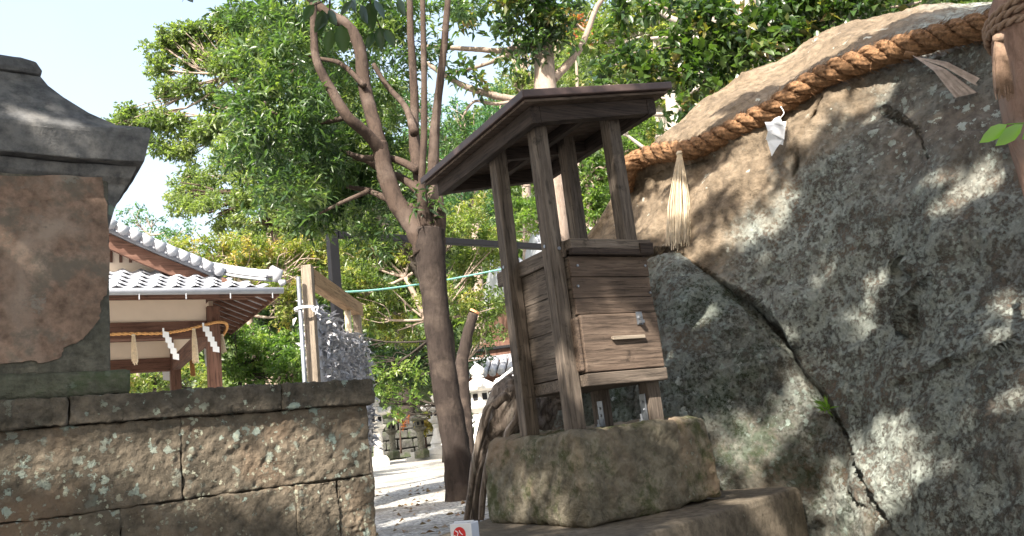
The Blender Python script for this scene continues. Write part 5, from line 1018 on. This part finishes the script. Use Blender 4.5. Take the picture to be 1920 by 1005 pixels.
def shade_crown(name, c0, c1, n, parent, L=.10):
    k = rng.uniform(0, 1, (n//60, 3)); cc_ = np.array(c0)+k*(np.array(c1)-np.array(c0)); cc_[:, 2] += .35*fbm(cc_*.7, 2)
    ci = rng.integers(0, len(cc_), n); pos = cc_[ci]+rng.normal(size=(n, 3))*np.array([.20, .20, .13])
    keep = np.ones(n, bool); jit = 1+.35*fbm(pos*5, 2)
    for q, r in LIT:
        w = pos-q; al = w@SUN; d2 = np.linalg.norm(w-al[:, None]*SUN, axis=1); keep &= ~((d2 < r*jit*.95+.06) & (al > 0))  # crown shaped for the light: leaves on the sun rays of LIT spots removed
    e1 = unit(np.cross(SUN, [0, 0, 1.])); e2 = np.cross(SUN, e1); pq = np.stack([pos@e1, pos@e2, 0*pos[:, 0]], 1); keep &= (fbm(pq*2.6+3, 3) < .72) & ((fbm(pq*9+1, 2) < .75))
    # keep the camera's view clear of it
    q = pos-CC; dep_ = q@fw; keep &= ~((dep_ > .1) & (502.5-F*(q@UU)/np.maximum(dep_, .1) > -25) & (np.abs(F*(q@RR)/np.maximum(dep_, .1)) < 1100))
    # leaves that would shade the far sunlit court are left off
    tpos = pos-SUN*((pos[:, 2:3])/SUN[2]); keep &= tpos[:, 1] < 6.35+.25*fbm(tpos*1.3, 2)+.35*np.clip(tpos[:, 0]+.8, -1, 1)
    pos = pos[keep]; return leaves(name, pos, unit(rng.normal(size=pos.shape)*np.array([1, 1, .35])), L, .42, M['leaf_big'], parent)
shr = root('tree', 'spreading shade tree overhead whose dark leaves hang in at the top edge', 'tree', (-4.5, -2.2, -1.0))
mb = MB(); limb(mb, [(-4.5, -2.2, -1.05), (-4.45, -2.1, 1.5), (-4.2, -1.9, 3.4), (-3.7, -1.6, 4.6)], [.24, .2, .17, .12], 14, 6, .08); link('trunk', mb.mesh('trunk', True), M['bark'], shr, world=True)
mb = MB()
for e in ((-1.0, 1.5, 4.7), (-2.8, 1.8, 4.7), (.5, .3, 4.8), (-5, 1, 4.8), (-1.5, -1.8, 4.9), (-.8, 2.0, 3.4)): limb(mb, [(-4.2, -1.9, 3.4), ((-4.2+e[0])/2, (-1.9+e[1])/2, 4.5), e], [.11, .06, .02], 8, 8, .08)
link('limbs', mb.mesh('limbs', True), M['bark'], shr, world=True)
shade_crown('foliage', (-6.2, -3.6, 4.1), (1.8, 3.4, 5.3), 105000, shr, L=.15)
shade_crown('foliage', (-9, -9, 3.6), (5, -3.4, 5.5), 60000, shr, L=.22)  # unseen crown added behind the camera to dim the sky light
# the large dark leaves hanging into the top of the picture
Yh_ = 2.6; hb_ = [(588, 8, 570, 40), (604, 18, 602, 68), (615, 20, 632, 48), (622, 55, 614, 100), (640, 45, 645, 102), (580, 5, 600, -15), (660, -5, 668, 25), (690, 5, 700, 58), (712, 50, 716, 95), (724, 55, 740, 90), (660, 0, 640, 30), (745, 0, 760, 30), (705, 0, 720, 36), (675, 10, 690, 45), (616, 25, 590, 62), (700, 60, 690, 92), (350, -12, 342, 4), (352, -10, 362, 5)]
nl = unit(np.array([.4, -.8, .2])); lv0 = None
for i, (a, b, c, d) in enumerate(hb_):
    A = P(a, b, Yh_); B = P(c, d, Yh_-.03); dv = B-A; w = unit(np.cross(dv, unit(np.array([rng.normal()*.5, 1., rng.normal()*.3]))))*np.linalg.norm(dv)*.2; V = [A]
    for t_, wk in ((.2, .75), (.5, 1), (.8, .6)): m0 = A+dv*t_; V += [m0+w*wk+[0, -.005, 0], m0, m0-w*wk+[0, -.005, 0]]
    V.append(B); me = mesh('leaf', V, [(0, 1, 2), (0, 2, 3), (1, 4, 5, 2), (2, 5, 6, 3), (4, 7, 8, 5), (5, 8, 9, 6), (7, 10, 8), (8, 10, 9)], True)
    at = me.attributes.new('tint', 'FLOAT', 'POINT'); at.data.foreach_set('value', [float(rng.uniform(.05, .4))]*11); link('leaf', me, M['leaf_big'], shr, world=True)
mb = MB()
for pts in ([(640, -60), (620, -10), (600, 5), (588, 10)], [(620, -10), (618, 20), (625, 45), (642, 48)], [(680, -60), (690, -10), (700, 20), (714, 52), (726, 56)], [(355, -60), (351, -11)]): limb(mb, pxpath(pts, Yh_), [.004, .003, .0025, .002][:len(pts)], 5, 4)
limb(mb, [np.array((-.8, 2.0, 3.4)), P(660, -250, Yh_), P(660, -60, Yh_), P(640, -60, Yh_)], [.02, .01, .006, .004], 6, 5)
link('twigs', mb.mesh('twigs', True), M['bark'], shr, world=True)
# fallen leaves on gravel
n = 220; x = rng.uniform(-1.6, .1, n); y = 3.9+rng.random(n)**1.5*5; pos = np.stack([x, y, ground_z(x, y)+.008], 1)
fl = leaves('fallen_leaves', pos, rng.normal(size=(n, 3))*np.array([1, 1, .08]), .045, .5, leafmat('dead_leaf', [(.10, .06, .035), (.16, .10, .05), (.22, .14, .07), (.2, .09, .04)], .1), None)
# ================================================================== tidy: plants' upper facet colour on the boulder
def facet_colour():
    me = bo.data; n = len(me.vertices); co = np.empty(n*3, np.float32); me.vertices.foreach_get('co', co); co = co.reshape(-1, 3).astype(float)
    q = co-CC; w = q@fw; px = 960+F*(q@RR)/w; py = 502.5-F*(q@UU)/w
    ax, ay, bx, by = 1600, 190, 1290, 560; sd_ = ((bx-ax)*(py-ay)-(by-ay)*(px-ax))/math.hypot(bx-ax, by-ay); sg = 1 if ((bx-ax)*(300-ay)-(by-ay)*(1200-ax)) > 0 else -1
    f = np.clip((sg*sd_+fbm(co*4, 4)*45)/70+.5, 0, 1); f2 = np.clip((ropey(px)+25-py+fbm(co*3, 3)*30)/60+.5, 0, 1); f = np.maximum(f, f2*np.clip((1590-px+fbm(co*2, 3)*60)/70, 0, 1))*1.
    a = me.attributes.new('bare', 'FLOAT', 'POINT'); a.data.foreach_set('value', f.astype(np.float32))
    # rebuild as a mix of the two stone shaders
    m1 = M['rock']; k = m1.node_tree; m2 = M['rock_tan'].node_tree; bs = k.nodes['Principled BSDF']
    new = {}
    for nd in m2.nodes:
        if nd.bl_idname == 'ShaderNodeOutputMaterial': continue
        c = k.nodes.new(nd.bl_idname)
        for pr2 in nd.bl_rna.properties:
            if not pr2.is_readonly and pr2.identifier not in ('name', 'label', 'parent', 'location', 'select'):
                try: setattr(c, pr2.identifier, getattr(nd, pr2.identifier))
                except Exception: pass
        for i, s_ in enumerate(nd.inputs):
            try: c.inputs[i].default_value = s_.default_value
            except Exception: pass
        if nd.bl_idname == 'ShaderNodeValToRGB':
            e = c.color_ramp.elements
            while len(e) < len(nd.color_ramp.elements): e.new(.5)
            for x_, y_ in zip(e, nd.color_ramp.elements): x_.position = y_.position; x_.color = y_.color
        new[nd.name] = c
    for l in m2.links:
        if l.to_node.bl_idname == 'ShaderNodeOutputMaterial': continue
        fi = list(l.from_node.outputs).index(l.from_socket); ti = list(l.to_node.inputs).index(l.to_socket)
        k.links.new(new[l.from_node.name].outputs[fi], new[l.to_node.name].inputs[ti])
    at = k.nodes.new('ShaderNodeAttribute'); at.attribute_name = 'bare'; ms = k.nodes.new('ShaderNodeMixShader')
    k.links.new(at.outputs['Fac'], ms.inputs[0]); k.links.new(bs.outputs[0], ms.inputs[1]); k.links.new(new['Principled BSDF'].outputs[0], ms.inputs[2])
    k.links.new(ms.outputs[0], k.nodes['Material Output'].inputs['Surface'])
facet_colour()
print('TRIS', sum(len(o.data.polygons) for o in COL.objects if o.type == 'MESH'), 'OBJ', len(COL.objects))
